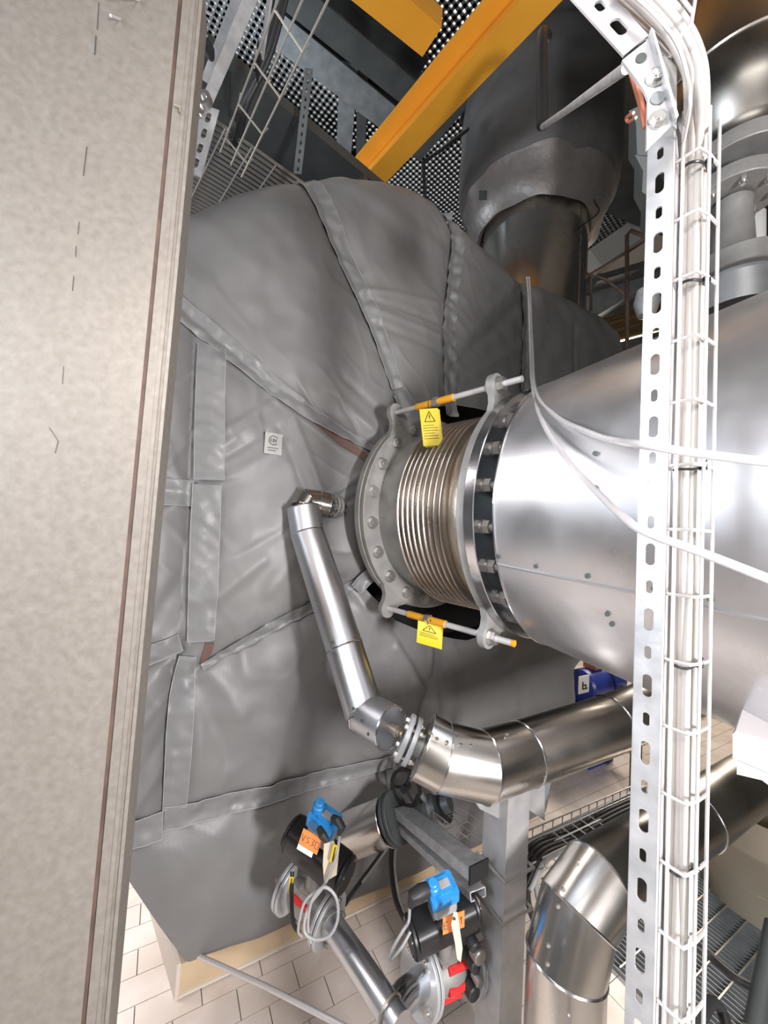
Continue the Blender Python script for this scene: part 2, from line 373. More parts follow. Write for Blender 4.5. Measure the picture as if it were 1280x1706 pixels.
RG = [[region(TT[i, j], HH[i, j]) for j in range(0, NA, 2)] for i in range(0, NR, 2)]
for i in range(NR - 1):
    for j in range(NA):
        g = RG[min(i // 2, len(RG) - 1)][j // 2]; groups.setdefault(g, []).append((i, j))
for g, qs in sorted(groups.items()):
    mb = MB(); idx = {}
    def vi(i, j):
        j %= NA
        if (i, j) not in idx: idx[(i, j)] = len(mb.v); mb.v.append(tuple(pts3[i, j]))
        return idx[(i, j)]
    for i, j in qs: mb.f.append((vi(i, j), vi(i + 1, j), vi(i + 1, j + 1), vi(i, j + 1)))
    mb.build('insulation_mat', 'fabric', casing, ang=180)
# shell running back from the face, near-black inner lining that paints the opening's shade
sh = MB(); N = NA // 4
vs = []
for k in range(N):
    p = pts3[-1, k * 4]; vs += [p, p - nP * .25, p - nP * 1.0]
sh.add(vs, [(3 * k + c, 3 * k + c + 1, 3 * ((k + 1) % N) + c + 1, 3 * ((k + 1) % N) + c) for k in range(N) for c in (0, 1)])
sh.build('side_shell', 'fabric', casing, ang=60)
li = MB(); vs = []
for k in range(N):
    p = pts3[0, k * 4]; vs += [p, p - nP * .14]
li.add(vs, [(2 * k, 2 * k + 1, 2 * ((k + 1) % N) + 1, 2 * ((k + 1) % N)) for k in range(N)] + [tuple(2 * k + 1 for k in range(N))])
li.build('opening_shade_lining', 'pit', casing, ang=60)

def band(pts_px, widths, name='cover_strip', off=.009, wr=.003, m='strip', seed=0, hem=True, thick=.004):
    c = np.array([pl(*p) for p in pts_px]); pth = np.array(smooth_path([(a[0], a[1], 0) for a in c], 12))[:, :2]
    # resample
    d = np.r_[0, np.cumsum(np.linalg.norm(np.diff(pth, axis=0), axis=1))]; n = max(8, int(d[-1] / .008)); s = np.linspace(0, d[-1], n)
    x = np.interp(s, d, pth[:, 0]); y = np.interp(s, d, pth[:, 1]); tx = np.gradient(x); ty = np.gradient(y); L = np.hypot(tx, ty); nx, ny = -ty / L, tx / L
    wd = np.interp(s / d[-1], np.linspace(0, 1, len(widths)), widths); K = 10
    u = np.linspace(-.5, .5, K); X = x[:, None] + nx[:, None] * wd[:, None] * u; Y = y[:, None] + ny[:, None] * wd[:, None] * u
    Z = height(X, Y)
    Z = .55 * Z + .45 * Z.max(1, keepdims=True)
    Z = Z + off + wr * 2 * fbm(X * 1.0 + Y * .7, Y - X * .5, 22, 3.3 + seed)
    top = [W(X[i, j], Y[i, j], Z[i, j]) for i in range(n) for j in range(K)]; bot = [p - nP * thick for p in top]
    mb = MB(); q = lambda i, j: i * K + j; o = n * K
    fs = [(q(i, j), q(i + 1, j), q(i + 1, j + 1), q(i, j + 1)) for i in range(n - 1) for j in range(K - 1)]
    fs += [(q(i, 0), o + q(i, 0), o + q(i + 1, 0), q(i + 1, 0)) for i in range(n - 1)] + [(q(i, K - 1), q(i + 1, K - 1), o + q(i + 1, K - 1), o + q(i, K - 1)) for i in range(n - 1)]
    fs += [(q(0, j), q(0, j + 1), o + q(0, j + 1), o + q(0, j)) for j in range(K - 1)] + [(q(n - 1, j), o + q(n - 1, j), o + q(n - 1, j + 1), q(n - 1, j + 1)) for j in range(K - 1)]
    mb.add(top + bot, fs); ob = mb.build(name, m, casing, ang=50)
    if hem:
        hm = MB()
        for j in (0, K - 1): hm.tube([W(X[i, j], Y[i, j], Z[i, j] + .0005) for i in range(0, n)], .0016, 5)
        hm.tube([W(X[-1, j], Y[-1, j], Z[-1, j] + .0005) for j in range(K)], .0016, 5)
        hm.build('hem', 'hem', ob)
    return ob
band([(235, 470), (300, 520), (366, 576), (440, 640), (515, 700), (570, 735), (632, 768)], [.075, .075, .07, .065, .055, .035, .02], wr=.006, seed=1)
band([(512, 284), (535, 345), (568, 425), (602, 505), (630, 590), (647, 655)], [.085, .08, .07, .07, .065, .06], wr=.004, seed=2)
band([(650, 662), (664, 690), (672, 712)], [.07, .075, .07], wr=.003, seed=3)
band([(752, 345), (757, 400), (750, 470), (740, 560), (736, 640), (733, 700)], [.07, .075, .07, .075, .07, .07], wr=.008, seed=4, hem=False)
band([(872, 458), (873, 520), (870, 590), (866, 655)], [.06, .065, .065, .07], wr=.005, seed=5, hem=False)
band([(352, 582), (349, 640), (347, 720), (346, 801)], [.088, .09, .092, .092], wr=.003, seed=6)
band([(343, 809), (340, 880), (337, 960), (333, 1062)], [.088, .09, .088, .082], wr=.003, seed=7)
band([(200, 820), (260, 820), (321, 823)], [.085, .085, .085], wr=.002, seed=8)
band([(180, 1110), (237, 1092), (300, 1068)], [.07, .065, .06], wr=.003, seed=9)
band([(312, 1088), (307, 1120), (301, 1180), (296, 1260), (291, 1338)], [.05, .075, .078, .075, .07], wr=.004, seed=10)
band([(150, 1405), (212, 1384), (271, 1366)], [.09, .09, .085], wr=.003, seed=11)
band([(273, 1358), (330, 1342), (400, 1325), (470, 1308), (540, 1289), (652, 1262)], [.075, .075, .07, .065, .06, .055], wr=.004, seed=12)
band([(660, 1262), (760, 1238), (860, 1215), (950, 1190)], [.05, .045, .04, .04], wr=.003, seed=13)
band([(335, 1107), (400, 1068), (460, 1032), (520, 1000), (600, 955)], [.02, .04, .045, .04, .03], wr=.008, seed=14, hem=False)
band([(645, 1278), (642, 1310), (638, 1345)], [.03, .03, .03], wr=.002, seed=15)
band([(575, 975), (592, 955), (606, 935)], [.05, .06, .05], off=.03, wr=.01, seed=16)
band([(505, 700), (545, 735), (598, 775)], [.012, .035, .03], 'red_lining_strip', off=.004, wr=.002, m='red_lining', hem=False)
band([(348, 1066), (343, 1085), (334, 1104)], [.03, .03, .012], 'red_lining_strip', off=.004, wr=.002, m='red_lining', hem=False)
band([(322, 1066), (326, 1082), (330, 1098)], [.03, .035, .02], 'cover_strip', off=-.005, wr=.002, m='hem', hem=False)
# small metal plaque with its round emblem
def onface(x, y, o): t, h = pl(x, y); return W(t, h, float(height(np.array([t]), np.array([h]))[0]) + o)
c = onface(447, 745, .011); pq = MB().box(c, gA, ZU, nP, .062, .078, .003).build('plaque', 'flange', casing)
eb = MB()
cc = c + nP * .002 + ZU * .012
eb.tube([cc + .016 * (math.cos(t) * gA + math.sin(t) * ZU) for t in np.linspace(.5, 5.6, 20)], .0018, 5)
eb.box(cc, gA, ZU, nP, .006, .014, .001); eb.box(cc + gA * .008, gA, ZU, nP, .006, .010, .001); eb.box(cc - gA * .009, gA, ZU, nP, .004, .012, .001)
for k in range(2): eb.box(c + nP * .002 - ZU * (.016 + .009 * k) - gA * .004 * k, gA, ZU, nP, .04 - .01 * k, .003, .001)
eb.build('plaque_emblem', 'steel_dark', pq)
MB().disc(onface(461, 733, .015), nP, .003, .003, 8).build('rivet', 'bolt', casing)

# plinth under the casing
plc = Zp(297, 1664); plz = on(306, 1607, plc, F * A(1, 1, 0))[2]
plinth = thing('plinth', 'tan painted plinth carrying the grey padded casing on the tiled floor', 'plinth', plc)
ld = -aX; e0, e1 = plc, plc + gA * 1.75; e2 = e0 + ld * .75
MB().prism([e0, e1, e1 + gB * .7, e0 + ld * .72], ZU * plz).build('plinth_block', 'plinth', plinth)
ldn = nrm(np.cross(ZU, ld)); MB().prism([e0 + gA * .0005, e0 + ld * .72 + gA * .0005, e0 + ld * .72 + ldn * .012, e0 + ldn * .012], ZU * (plz + .006)).build('side_board', 'plinth_lt', plinth)
for k in (.55, .62, 1.1):
    MB().box(e0 + gA * k - gB * .001 + ZU * plz * .5, gA, gB, ZU, .004, .002, plz * .96).build('joint', 'grout', plinth)
MB().bar(e0 + ZU * .012 - gB * .004, e1 + ZU * .012 - gB * .004, .01, .008).build('floor_seal', 'plinth_lt', plinth)
MB().bar(W(.03, Q0[2] - .006, -.075), W(1.7, Q0[2] - .006, -.075), .12, .014).build('base_rail', 'galv_dark', plinth)
b0 = P(232, 1535, 1.62); MB().box(b0, ld, gA, ZU, .07, .03, .03).build('lifting_lug', 'plinth_lt', plinth)

# ================================================================== BELLOWS JOINT
bel = thing('expansion_joint', 'steel bellows expansion joint with bolted flanges and yellow tagged tie rods', 'bellows', C1)
def ringp(s, r, ang): return C1 + aX * s + r * (math.cos(ang) * aS + math.sin(ang) * ZU)
MB().disc(C1 - aX * .052, aX, .402, .03, 96, .003, .28).build('back_flange', 'flange', bel)
fp = MB().disc(C1 - aX * .02, aX, .400, .022, 96, .003, .318).build('front_flange', 'flange', bel)
MB().lathe(C1, aX, [(-.30, .27), (-.05, .27)], 64).build('neck_pipe', 'steel_dark', bel)
MB().lathe(C1, aX, [(0, .322), (.004, .326), (.11, .328), (.112, .322)], 96).build('sleeve', 'flange', bel)
NCV = 9; s0, s1 = .118, .330
for k in range(NCV):
    p = (s1 - s0) / NCV; a = s0 + k * p
    prof = [(a + p * (.5 + .5 * u), .318 + .040 * (math.cos(u * PI / 2) ** .8 if abs(u) < 1 else 0)) for u in np.linspace(-1, 1, 13)]
    MB().lathe(C1, aX, prof, 128).build('bellows_convolution', 'bellows', bel, ang=80)
MB().lathe(C1, aX, [(.33, .327), (.335, .338), (.352, .340), (.365, .336), (.372, .334), (.375, .340), (.382, .342), (.388, .336), (.43, .331)], 128).build('weld_sleeve', 'weld', bel, ang=60)
MB().disc(C1 + aX * .418, aX, .405, .026, 128, .003, .31).build('far_flange', 'flange', bel)
MB().disc(C1 + aX * .447, aX, .410, .034, 128, .002, .28).build('machined_ring', 'machined', bel)
MB().lathe(C1, aX, [(.48, .318), (.60, .318)], 64).build('duct_neck', 'steel_dark', bel)
# bolts
bh = MB().disc((0, 0, 0), aX, .0235, .003, 20).hexa(A(0, 0, 0) + aX * .003, aX, .0185, .014).disc(aX * .017, aX, .010, .001, 12)
def rep(mb, name, m, locs, parent, rot=None):
    first = None; org = ORG[parent.name]
    for l in locs:
        if first is None:
            me = mb.build(name, m, None); first = me; o = me; o.parent = parent
        else: o = bpy.data.objects.new(name, first.data); COL.objects.link(o); o.parent = parent
        o.location = Vector(np.asarray(l) - org)
    return first
angs = [math.radians(18 * k) + .15 for k in range(20)]
rep(bh, 'bolt', 'bolt', [ringp(.0025, .3625, a) for a in angs], bel)
bb = MB().hexa(-aX * .02, aX, .017, .02).disc(-aX * .035, aX, .009, .02, 10)
rep(bb, 'back_nut', 'bolt', [ringp(-.053, .3625, a) for a in angs], bel)
nn = MB().disc((0, 0, 0), aX, .021, .004, 16).hexa(aX * .004, aX, .020, .020).disc(aX * .02, aX, .012, .022, 12)
rep(nn, 'stud_nut', 'nut_dull', [ringp(.481, .3625, a) for a in angs], bel)
nb = MB().hexa(A(0, 0, 0), aX, .018, .012)
# lugs and tie rods
def lug(s, angc, th_, rl=.455, lean=0):
    pts = []; c = ringp(s, rl, angc)
    rad = math.cos(angc) * aS + math.sin(angc) * ZU; tan = -math.sin(angc) * aS + math.cos(angc) * ZU
    L = [(-.10, .365)]; L += [(-.075, .395), (-.045, .42), (-.036, .44)]
    L += [(.036 * math.cos(t) * 1.0, .455 + .036 * math.sin(t)) for t in np.linspace(PI, 0, 12)]
    L += [(.036, .44), (.045, .42), (.075, .395), (.10, .365)]
    o0 = C1 + aX * s
    return MB().prism([o0 + rad * r + tan * t for t, r in L], aX * th_), c
for (ang, lab) in ((math.radians(55), 'upper'), (math.radians(-57), 'lower'), (math.radians(178), 'hidden')):
    m1, c0 = lug(-.020, ang, .020); m1.build('tie_lug', 'flange', bel)
    m2, c1 = lug(.424, ang, .022); m2.build('tie_lug', 'flange', bel)
    a0 = c0 + aX * .018; a1 = c1 + aX * .10
    rod = MB().tube([a0, a1], .0095, 14).build('tie_rod', 'wire', bel)
    tp = MB().tube([a0 + aX * .11, a0 + aX * .19], .0125, 14).tube([a0 + aX * .215, a0 + aX * .28], .0125, 14)
    if lab == 'lower': tp.tube([a1 - aX * .006, a1 + aX * .002], .0098, 14)
    tp.build('orange_tape', 'yel_tape', rod)
    MB().hexa(a0 + aX * .193, aX, .018, .018).hexa(c1 + aX * .026, aX, .021, .018).hexa(c1 - aX * .016, aX, .019, .014).disc(c1 + aX * .022, aX, .026, .004, 20).build('nut', 'bolt', rod)
# yellow warning tags wired to the rods
def yellow_tag(c, w_, h_, ex, ey, label, lines=6, fold=True):
    ex = nrm(ex); ey = nrm(ey); n = nrm(np.cross(ex, ey))
    if n[1] > 0: n = -n
    t = thing('warning_tag', label, 'tag', c)
    mb = MB(); K = 8; top = []
    for i in range(K + 1):
        v = i / K
        for u in (-.5, .5):
            top.append(c + ex * (w_ * u + .006 * v) - ey * h_ * v + n * (.012 * math.sin(v * 2.2) + .002))
    bot = [p - n * .0012 for p in top]; o = len(top)
    mb.add(top + bot, [(2 * i, 2 * i + 1, 2 * i + 3, 2 * i + 2) for i in range(K)] + [(o + 2 * i, o + 2 * i + 2, o + 2 * i + 3, o + 2 * i + 1) for i in range(K)] + [(2 * i, 2 * i + 2, o + 2 * i + 2, o + 2 * i) for i in range(K)] + [(2 * i + 1, o + 2 * i + 1, o + 2 * i + 3, 2 * i + 3) for i in range(K)] + [(2 * K, 2 * K + 1, o + 2 * K + 1, o + 2 * K)])
    mb.build('card', 'yel_label', t, ang=60)
    b2 = MB(); b2.add([p + ex * .006 - n * .006 - ey * .003 for p in (top[0], top[1], top[-1], top[-2])], [(0, 1, 2, 3)]).build('second_card', 'yel_label', t)
    f = lambda u, v: c + ex * (w_ * u + .006 * v) - ey * h_ * v + n * (.012 * math.sin(v * 2.2) + .0032)
    pr = MB()
    tri = [f(-.28, .36), f(.28, .36), f(0, .08)]
    for i in range(3): pr.tube([tri[i], tri[(i + 1) % 3]], .0011, 4)
    pr.tube([f(0, .17), f(0, .27)], .0014, 4); pr.tube([f(0, .31), f(0, .325)], .0014, 4)
    for k in range(lines):
        v = .46 + .07 * k
        pr.tube([f(-.4, v), f(-.4 + (.78 if k % 3 else .6), v)], .0007, 4)
    pr.build('print', 'black', t)
    MB().tube(smooth_path([c + ey * .004, c + ey * .014 + n * .02, c + ey * .022, c + ey * .012 - n * .012]), .0014, 5).build('wire_tie', 'black', t)
m1, cu = lug(-.02, math.radians(55), .02); ru = cu + aX * .21
yellow_tag(ru + A(0, 0, -.036) + aS * .03 - A(0, .02, 0), .062, .128, A(.85, -.1, 0) + A(0, 0, .08), A(-.12, -.05, 1), 'yellow warning tag with a triangle hanging from the upper tie rod')
m1, cl = lug(-.02, math.radians(-57), .02); rl = cl + aX * .20
yellow_tag(rl + A(0.02, -.022, -.012), .082, .07, A(.85, -.1, -.16), A(.1, -.05, 1), 'small yellow tag hanging under the lower tie rod', 3)

# ================================================================== EXHAUST DUCT
duct = thing('exhaust_duct', 'large tapered exhaust duct clad in bright aluminium sheet, right of the bellows', 'duct', C1 + aX * .9)
k_ = .158; d0, dr0 = .545, .413; d1 = 1.42
DR = lambda s: dr0 + k_ * (s - d0)
MB().lathe(C1, aX, [(d0 + .004, .33), (d0, dr0 - .006), (d0, dr0)] + [(s, DR(s)) for s in np.linspace(d0 + .002, d1, 12)], 160).build('cladding', 'alu_worn', duct, ang=30)
MB().tube([ringp(d0, dr0 + .001, t) for t in np.linspace(0, 2 * PI, 121)], .0028, 6).build('edge_bead', 'machined', duct)
sa = math.radians(-22)
MB().tube([ringp(s, DR(s) + .001, sa) for s in np.linspace(d0, d1, 10)], .0035, 6).build('seam_bead', 'alu', duct)
MB().tube([ringp(s, DR(s) + .001, math.radians(78)) for s in np.linspace(d0, d1, 10)], .0035, 6).build('seam_bead', 'alu', duct)
sc = MB().disc((0, 0, 0), nrm(aS), .005, .004, 10)
for s, an in [(d0 + .01, -19), (.66, -20.5), (.80, -20.5), (.93, -20.5), (1.05, -20.5), (.80, 5), (.80, 14), (.80, -34), (.80, -40)]:
    pass
rep(sc, 'screw', 'steel_dark', [ringp(s, DR(s) + .001, math.radians(an)) for s, an in [(d0 + .008, -19), (.66, -20), (.78, -20), (.90, -20), (.98, -20), (.795, 12), (.80, 3), (.81, -30), (.815, -33)]], duct)

def duct_depth(x, y):
    r = ray(x, y)
    for d in np.arange(.4, 2.2, .004):
        q = CAM + r * d - C1; s_ = q @ aX; rad = np.linalg.norm(q - aX * s_)
        if (.40 < s_ < d0 and rad < .412) or (d0 <= s_ < d1 and rad < DR(s_)): return d
    return 9.
def clearP(x, y, d):
    return P(x, y, min(d, duct_depth(x, y) - .012, duct_depth(x - 8, y + 5) - .012))
# clear hoses over the duct and post
def hose(pts, r, label, k=9): return solo(MB().tube(smooth_path([clearP(*p) for p in pts], k), r, 12), 'clear_hose', 'hose', label, 'hose', ang=60)
hose([(882, 462, 2.02), (884, 500, 1.92), (888, 590, 1.62), (893, 650, 1.2), (925, 692, .92), (985, 722, .66), (1030, 735, .55), (1070, 741, .445), (1160, 755, .41), (1290, 771, .38)], .0048, 'translucent plastic hose crossing the slotted post, the higher one')
hose([(878, 462, 2.01), (881, 500, 1.90), (884, 590, 1.60), (888, 648, 1.18), (905, 705, .92), (945, 765, .75), (1005, 830, .56), (1040, 862, .48), (1075, 886, .44), (1170, 921, .41), (1290, 968, .38)], .0048, 'translucent plastic hose crossing the slotted post, the lower one')

# ================================================================== PIPEWORK LEFT OF BELLOWS
def mitre_bend(mb, p0, p1, r, n=28): return mb.tube([p0, p1], r, n)
def bead(mb, c, ax, r, t=.002, n=40):
    ax = nrm(ax); ref = ZU if abs(ax[2]) < .9 else A(1, 0, 0); e = nrm(np.cross(ax, ref)); b = np.cross(ax, e)
    return mb.tube([c + r * (math.cos(u) * e + math.sin(u) * b) for u in np.linspace(0, 2 * PI, n)], t, 5)
def miter_tube(mb, pts, r, n=40):
    """segments meeting on true mitre planes; one radius"""
    pts = [np.asarray(p, float) for p in pts]; D = [nrm(pts[i + 1] - pts[i]) for i in range(len(pts) - 1)]
    ref = nrm(np.cross(D[0], D[-1])) if np.linalg.norm(np.cross(D[0], D[-1])) > .05 else nrm(np.cross(D[0], ZU))
    rings = []
    for i, p in enumerate(pts):
        d = D[min(i, len(D) - 1)]; m = nrm((D[i - 1] + D[i])) if 0 < i < len(pts) - 1 else (D[0] if i == 0 else D[-1])
        e = nrm(ref - d * (ref @ d)); b = np.cross(d, e); ring = []
        for k in range(n):
            a = 2 * PI * k / n; q = p + r * (math.cos(a) * e + math.sin(a) * b)
            ring.append(q + d * (np.dot(p - q, m) / np.dot(d, m)))
        rings.append(ring)
    return rings
def clad_run(root, pts, r, m='alu', names='cladding_segment', beads=True, bt=.0028, caps=True, screws=True):
    rg = miter_tube(None, pts, r); n = len(rg[0])
    for i in range(len(rg) - 1):
        mb = MB().add(rg[i] + rg[i + 1], [(k, (k + 1) % n, n + (k + 1) % n, n + k) for k in range(n)])
        if caps and i == 0: mb.f.append(tuple(range(n))[::-1])
        if caps and i == len(rg) - 2: mb.f.append(tuple(range(n, 2 * n)))
        o = mb.build(names, m if isinstance(m, str) else m[i], root, ang=40)
    if beads:
        for i in range(len(rg)):
            MB().tube(rg[i] + [rg[i][0]], bt, 5, cap=False).build('rolled_bead', 'machined', root)
    return rg
# diagonal pipe
pA, pB = P(508, 845, 1.60), P(634, 1205, 1.22)
pipe = thing('diagonal_pipe', 'thin aluminium clad pipe slanting down across the grey casing', 'pipe', P(620, 1200, 1.24))
e1 = P(522, 832, 1.645)
q1 = P(506, 848, 1.41); q2 = P(513, 890, 1.385); q3 = P(574, 1078, 1.24); q4 = P(608, 1188, 1.15)
clad_run(pipe, [q1, q2, q3, q4], .0590, 'alu')
drm = P(652, 1213, 1.075)
clad_run(pipe, [q4 + (q4 - q3) * 0.0, drm], .0590, 'alu', 'end_drum', caps=True)
# top elbow and small flange to the bellows flange
eb0, eb1, eb2 = P(507, 843, 1.61), P(523, 838, 1.64), P(545, 843, 1.66)
rgs = clad_run(pipe, [q1, P(512, 836, 1.425), P(530, 838, 1.445), P(546, 842, 1.46)], .046, 'stainless_dk', 'elbow_segment')
ax_ = nrm(P(600, 848, 1.62) - P(548, 842, 1.46))
fl0 = P(547, 842, 1.462)
MB().disc(fl0, ax_, .036, .012, 24).disc(fl0 + ax_ * .014, ax_, .047, .011, 32, .002).disc(fl0 + ax_ * .031, ax_, .047, .013, 32, .002).build('pipe_flange', 'flange', pipe)
e_ = nrm(np.cross(ax_, ZU)); b_ = np.cross(ax_, e_)
rep(MB().hexa(-ax_ * .012, ax_, .008, .05).disc(-ax_ * .018, ax_, .005, .07, 8), 'flange_bolt', 'bolt', [fl0 + ax_ * .012 + .036 * (math.cos(t) * e_ + math.sin(t) * b_) for t in np.linspace(.4, 2 * PI + .4, 8, endpoint=False)], pipe)
MB().tube([fl0 + ax_ * .04, P(606, 848, 1.64)], .015, 16).build('stub', 'steel_dark', pipe)
rep(MB().disc((0, 0, 0), nrm(-F), .0045, .004, 8), 'screw', 'steel_dark', [P(x, y, d) - F * 0 for x, y, d in [(532, 903, 1.332), (498, 893, 1.335), (513, 935, 1.305), (531, 1005, 1.242), (553, 1070, 1.188), (556, 1090, 1.175), (589, 1180, 1.095), (603, 1200, 1.075), (614, 1222, 1.055)]], pipe)
axd = nrm(drm - q4)
MB().disc(drm, axd, .012, .035, 20).disc(drm + axd * .018, axd, .016, .012, 20).tube([drm, P(672, 1224, 1.05)], .0085, 14).build('brass_union', 'weld', pipe)
rep(MB().disc((0, 0, 0), axd, .004, .003, 8), 'end_screw', 'bolt', [drm + .054 * (math.cos(t) * nrm(np.cross(axd, ZU)) + math.sin(t) * ZU) for t in np.linspace(.3, 2 * PI + .3, 6, endpoint=False)], pipe)

# horizontal clad pipe with segmented elbow
hp = thing('horizontal_clad_pipe', 'shiny stainless clad pipe with segmented elbow resting on the square column', 'pipe', P(840, 1300, 1.15))
r_h = .082
h0, h1, h2, h3, h4, h5 = P(706, 1243, 1.02), P(737, 1260, 1.01), P(805, 1276, 1.02), P(872, 1255, 1.10), P(1020, 1205, 1.23), P(1180, 1142, 1.42)
clad_run(hp, [h0, h1, h2, h3, h4, h5], r_h, 'stainless', 'elbow_segment')
axf = nrm(h1 - h0)
fc = P(672, 1227, 1.045)
MB().disc(fc, axf, .062, .013, 40, .002).build('pipe_flange', 'flange_lt', hp)
MB().disc(fc + axf * .020, axf, .062, .013, 40, .002).build('pipe_flange', 'flange_lt', hp)
MB().disc(fc - axf * .0, axf, .03, .055, 24).build('flange_hub', 'flange', hp)
e_ = nrm(np.cross(axf, ZU)); b_ = np.cross(axf, e_)
rep(MB().hexa(-axf * .008, axf, .008, .008).disc(-axf * .004, axf, .005, .052, 8).hexa(axf * .033, axf, .008, .008), 'flange_bolt', 'bolt', [fc + .049 * (math.cos(t) * e_ + math.sin(t) * b_) for t in (.6, 2.2, 3.7, 5.3)], hp)
rep(MB().disc((0, 0, 0), ZU, .0045, .004, 8), 'screw', 'bolt', [P(x, y, d) for x, y, d in [(717, 1223, .955), (728, 1232, .945), (745, 1238, .955), (768, 1242, .96), (784, 1243, .97), (845, 1224, 1.03)]], hp)

# square column with saddle plates
colb = Zp(836, 1300, EYE - .62) ; CX = P(838, 1400, 1.15); CX = A(CX[0], CX[1], 0)
cor = on(840, 1500, P(840, 1500, 1.08), F)
cx, cy = cor[0], cor[1]
col = thing('square_column', 'dull grey square steel column under the elbow of the shiny pipe', 'column', A(cx, cy, 0))
cw = .090; topz = P(840, 1322, 1.08)[2]
o4 = [A(cx, cy, 0), A(cx, cy, 0) + gA * cw, A(cx, cy, 0) + gA * cw + gB * cw, A(cx, cy, 0) + gB * cw]
MB().prism(o4, ZU * topz).build('post', 'galv_col', col)
MB().box(A(cx, cy, topz + .003) + (gA + gB) * cw / 2, gA, gB, ZU, cw + .03, cw + .03, .006).build('cap_plate', 'galv_col', col)
def saddle(o, wd):       # plate in the gA / Z plane with a V notch
    pts = [(-.07, .0), (-.07, .012), (0, .06), (.03, .115), (.055, .12), (.055, .03), (.1, .03), (.1, .135), (.125, .145), (.15, .14), (.15, -.10), (.09, -.03), (.09, -.02)]
    return MB().prism([o + gA * x + ZU * z for x, z in pts], gB * .008)
def plate(pxs, d, th_=.008):
    n = nrm(-gB * 1.0); q = P(pxs[0][0], pxs[0][1], d); return MB().prism([on(x, y, q, n) for x, y in pxs], gB * th_)
plate([(790, 1333), (806, 1325), (846, 1338), (853, 1312), (858, 1302), (874, 1300), (878, 1310), (876, 1386), (800, 1348)], 1.07).build('saddle_plate', 'galv_col', col)
plate([(872, 1300), (888, 1290), (905, 1286), (908, 1292), (908, 1368), (876, 1345)], 1.14).build('saddle_plate', 'galv_col', col)
plate([(905, 1282), (926, 1272), (912, 1332), (904, 1340)], 1.22).build('rear_gusset', 'galv_dark', col)
# U bolts round the column
for yy in (1462, 1533):
    c0 = on(840, yy, A(cx, cy, 0), gA * 0 + nrm(A(-.1, -1, 0)))
    z = c0[2]; o = .012
    u = MB().tube([A(cx, cy, z) + gB * (cw + .01) - gA * o, A(cx, cy, z) - gB * o - gA * o, A(cx, cy, z) - gB * o + gA * (cw + o), A(cx, cy, z) + gA * (cw + o) + gB * (cw + .01)], .005, 8)
    u.build('strap_rod', 'wire_dark', col)

# strut channels reaching back left from the column
def Zat(x, y, d): return P(x, y, d)
st = thing('strut_channel_pair', 'pair of pale blue grey strut channels slanting back from the square column', 'strut', P(730, 1420, 1.3))
def chan(p, q, w_, h_, name, open_up=False):
    p = np.asarray(p); q = np.asarray(q); d = nrm(q - p); s = nrm(np.cross(d, ZU)); u = np.cross(s, d); mb = MB(); L = np.linalg.norm(q - p); c = (p + q) / 2; t = .003
    mb.box(c + u * h_ / 2, d, s, u, L, w_, t)
    for k in (-1, 1):
        mb.box(c + s * k * w_ / 2, d, s, u, L, t, h_); mb.box(c + s * k * (w_ / 2 - .006) - u * h_ / 2, d, s, u, L, .012, t)
    mb.box(c + u * (h_ / 2 + .0008), d, s, u, L, w_ * .45, .0012)
    return mb.build(name, 'galv', st)
chan(P(670, 1352, 1.50), P(797, 1452, 1.09), .062, .03, 'upper_channel'); chan(P(668, 1374, 1.50), P(797, 1490, 1.08), .05, .02, 'lower_channel')
MB().box(P(798, 1452, 1.08), nrm(P(670, 1352, 1.50) - P(797, 1452, 1.09)), gA, ZU, .006, .068, .05).build('end_cap', 'black', st)

# ------------------------------------------------ wire baskets (trays)
def basket(name, label, p, q, side, up, w_, h_, pitch, r=.0022, m='wire', nb=4, group=None, hooks=True):
    """mesh tray running p->q; U section of width w_ along side and height h_ along up, bottom at p"""
    p = np.asarray(p, float); q = np.asarray(q, float); d = nrm(q - p); L = np.linalg.norm(q - p); side = nrm(side - d * (side @ d)); up = nrm(up - d * (up @ d))
    t = thing(name, label, 'cable tray', p, group)
    for j in range(nb):
        o = side * w_ * (j / (nb - 1) - .5); MB().tube([p + o, q + o], r, 6).build('long_wire', m, t)
    for k in (-1, 1): MB().tube([p + side * w_ / 2 * k + up * h_, q + side * w_ / 2 * k + up * h_], r, 6).build('long_wire', m, t)
    n = max(2, int(L / pitch)); mb0 = None
    u = MB().tube([side * w_ / 2 + up * h_, side * w_ / 2, -side * w_ / 2, -side * w_ / 2 + up * h_], r, 6)
    rep(u, 'cross_wire', m, [p + d * (pitch * (i + .5)) for i in range(n)], t)
    return t
def cable_run(pts, r, label, m='blackrub', name='cable', cat='cable', k=8, group=None): return solo(MB().tube(smooth_path(pts, k), r, 8), name, m, label, cat, group, ang=60)
basket('wire_tray', 'short wire tray lying beyond the paired strut channels', P(700, 1330, 1.62), P(800, 1405, 1.3), gA, ZU, .10, .03, .07, .0016, 'wire')
ORD = ['nearest', 'second nearest', 'middle', 'second farthest', 'farthest']
tr = basket('wire_tray', 'wire tray running right over the tiles from the square column', P(880, 1432, 1.25), P(1075, 1338, 1.62), gB, ZU, .10, .04, .055, .0026, 'wire')
solo(MB().bar(P(880, 1412, 1.36), P(1075, 1318, 1.76), .01, .05), 'flat_rail', 'galv_dark', 'dark flat rail along the far side of the wire tray', 'rail')
for i in range(5):
    o = gB * (.015 * i - .03)
    cable_run([P(870, 1470, 1.22) + o, P(900, 1424, 1.28) + o + ZU * .01, P(960, 1394, 1.40) + o, P(1030, 1360, 1.52) + o + ZU * .008, P(1090, 1330, 1.64) + o], .008, ORD[i] + ' of the five cables lying in the wire tray over the tiles', 'grey_pl' if i == 0 else 'blackrub', group='cables in the low wire tray')
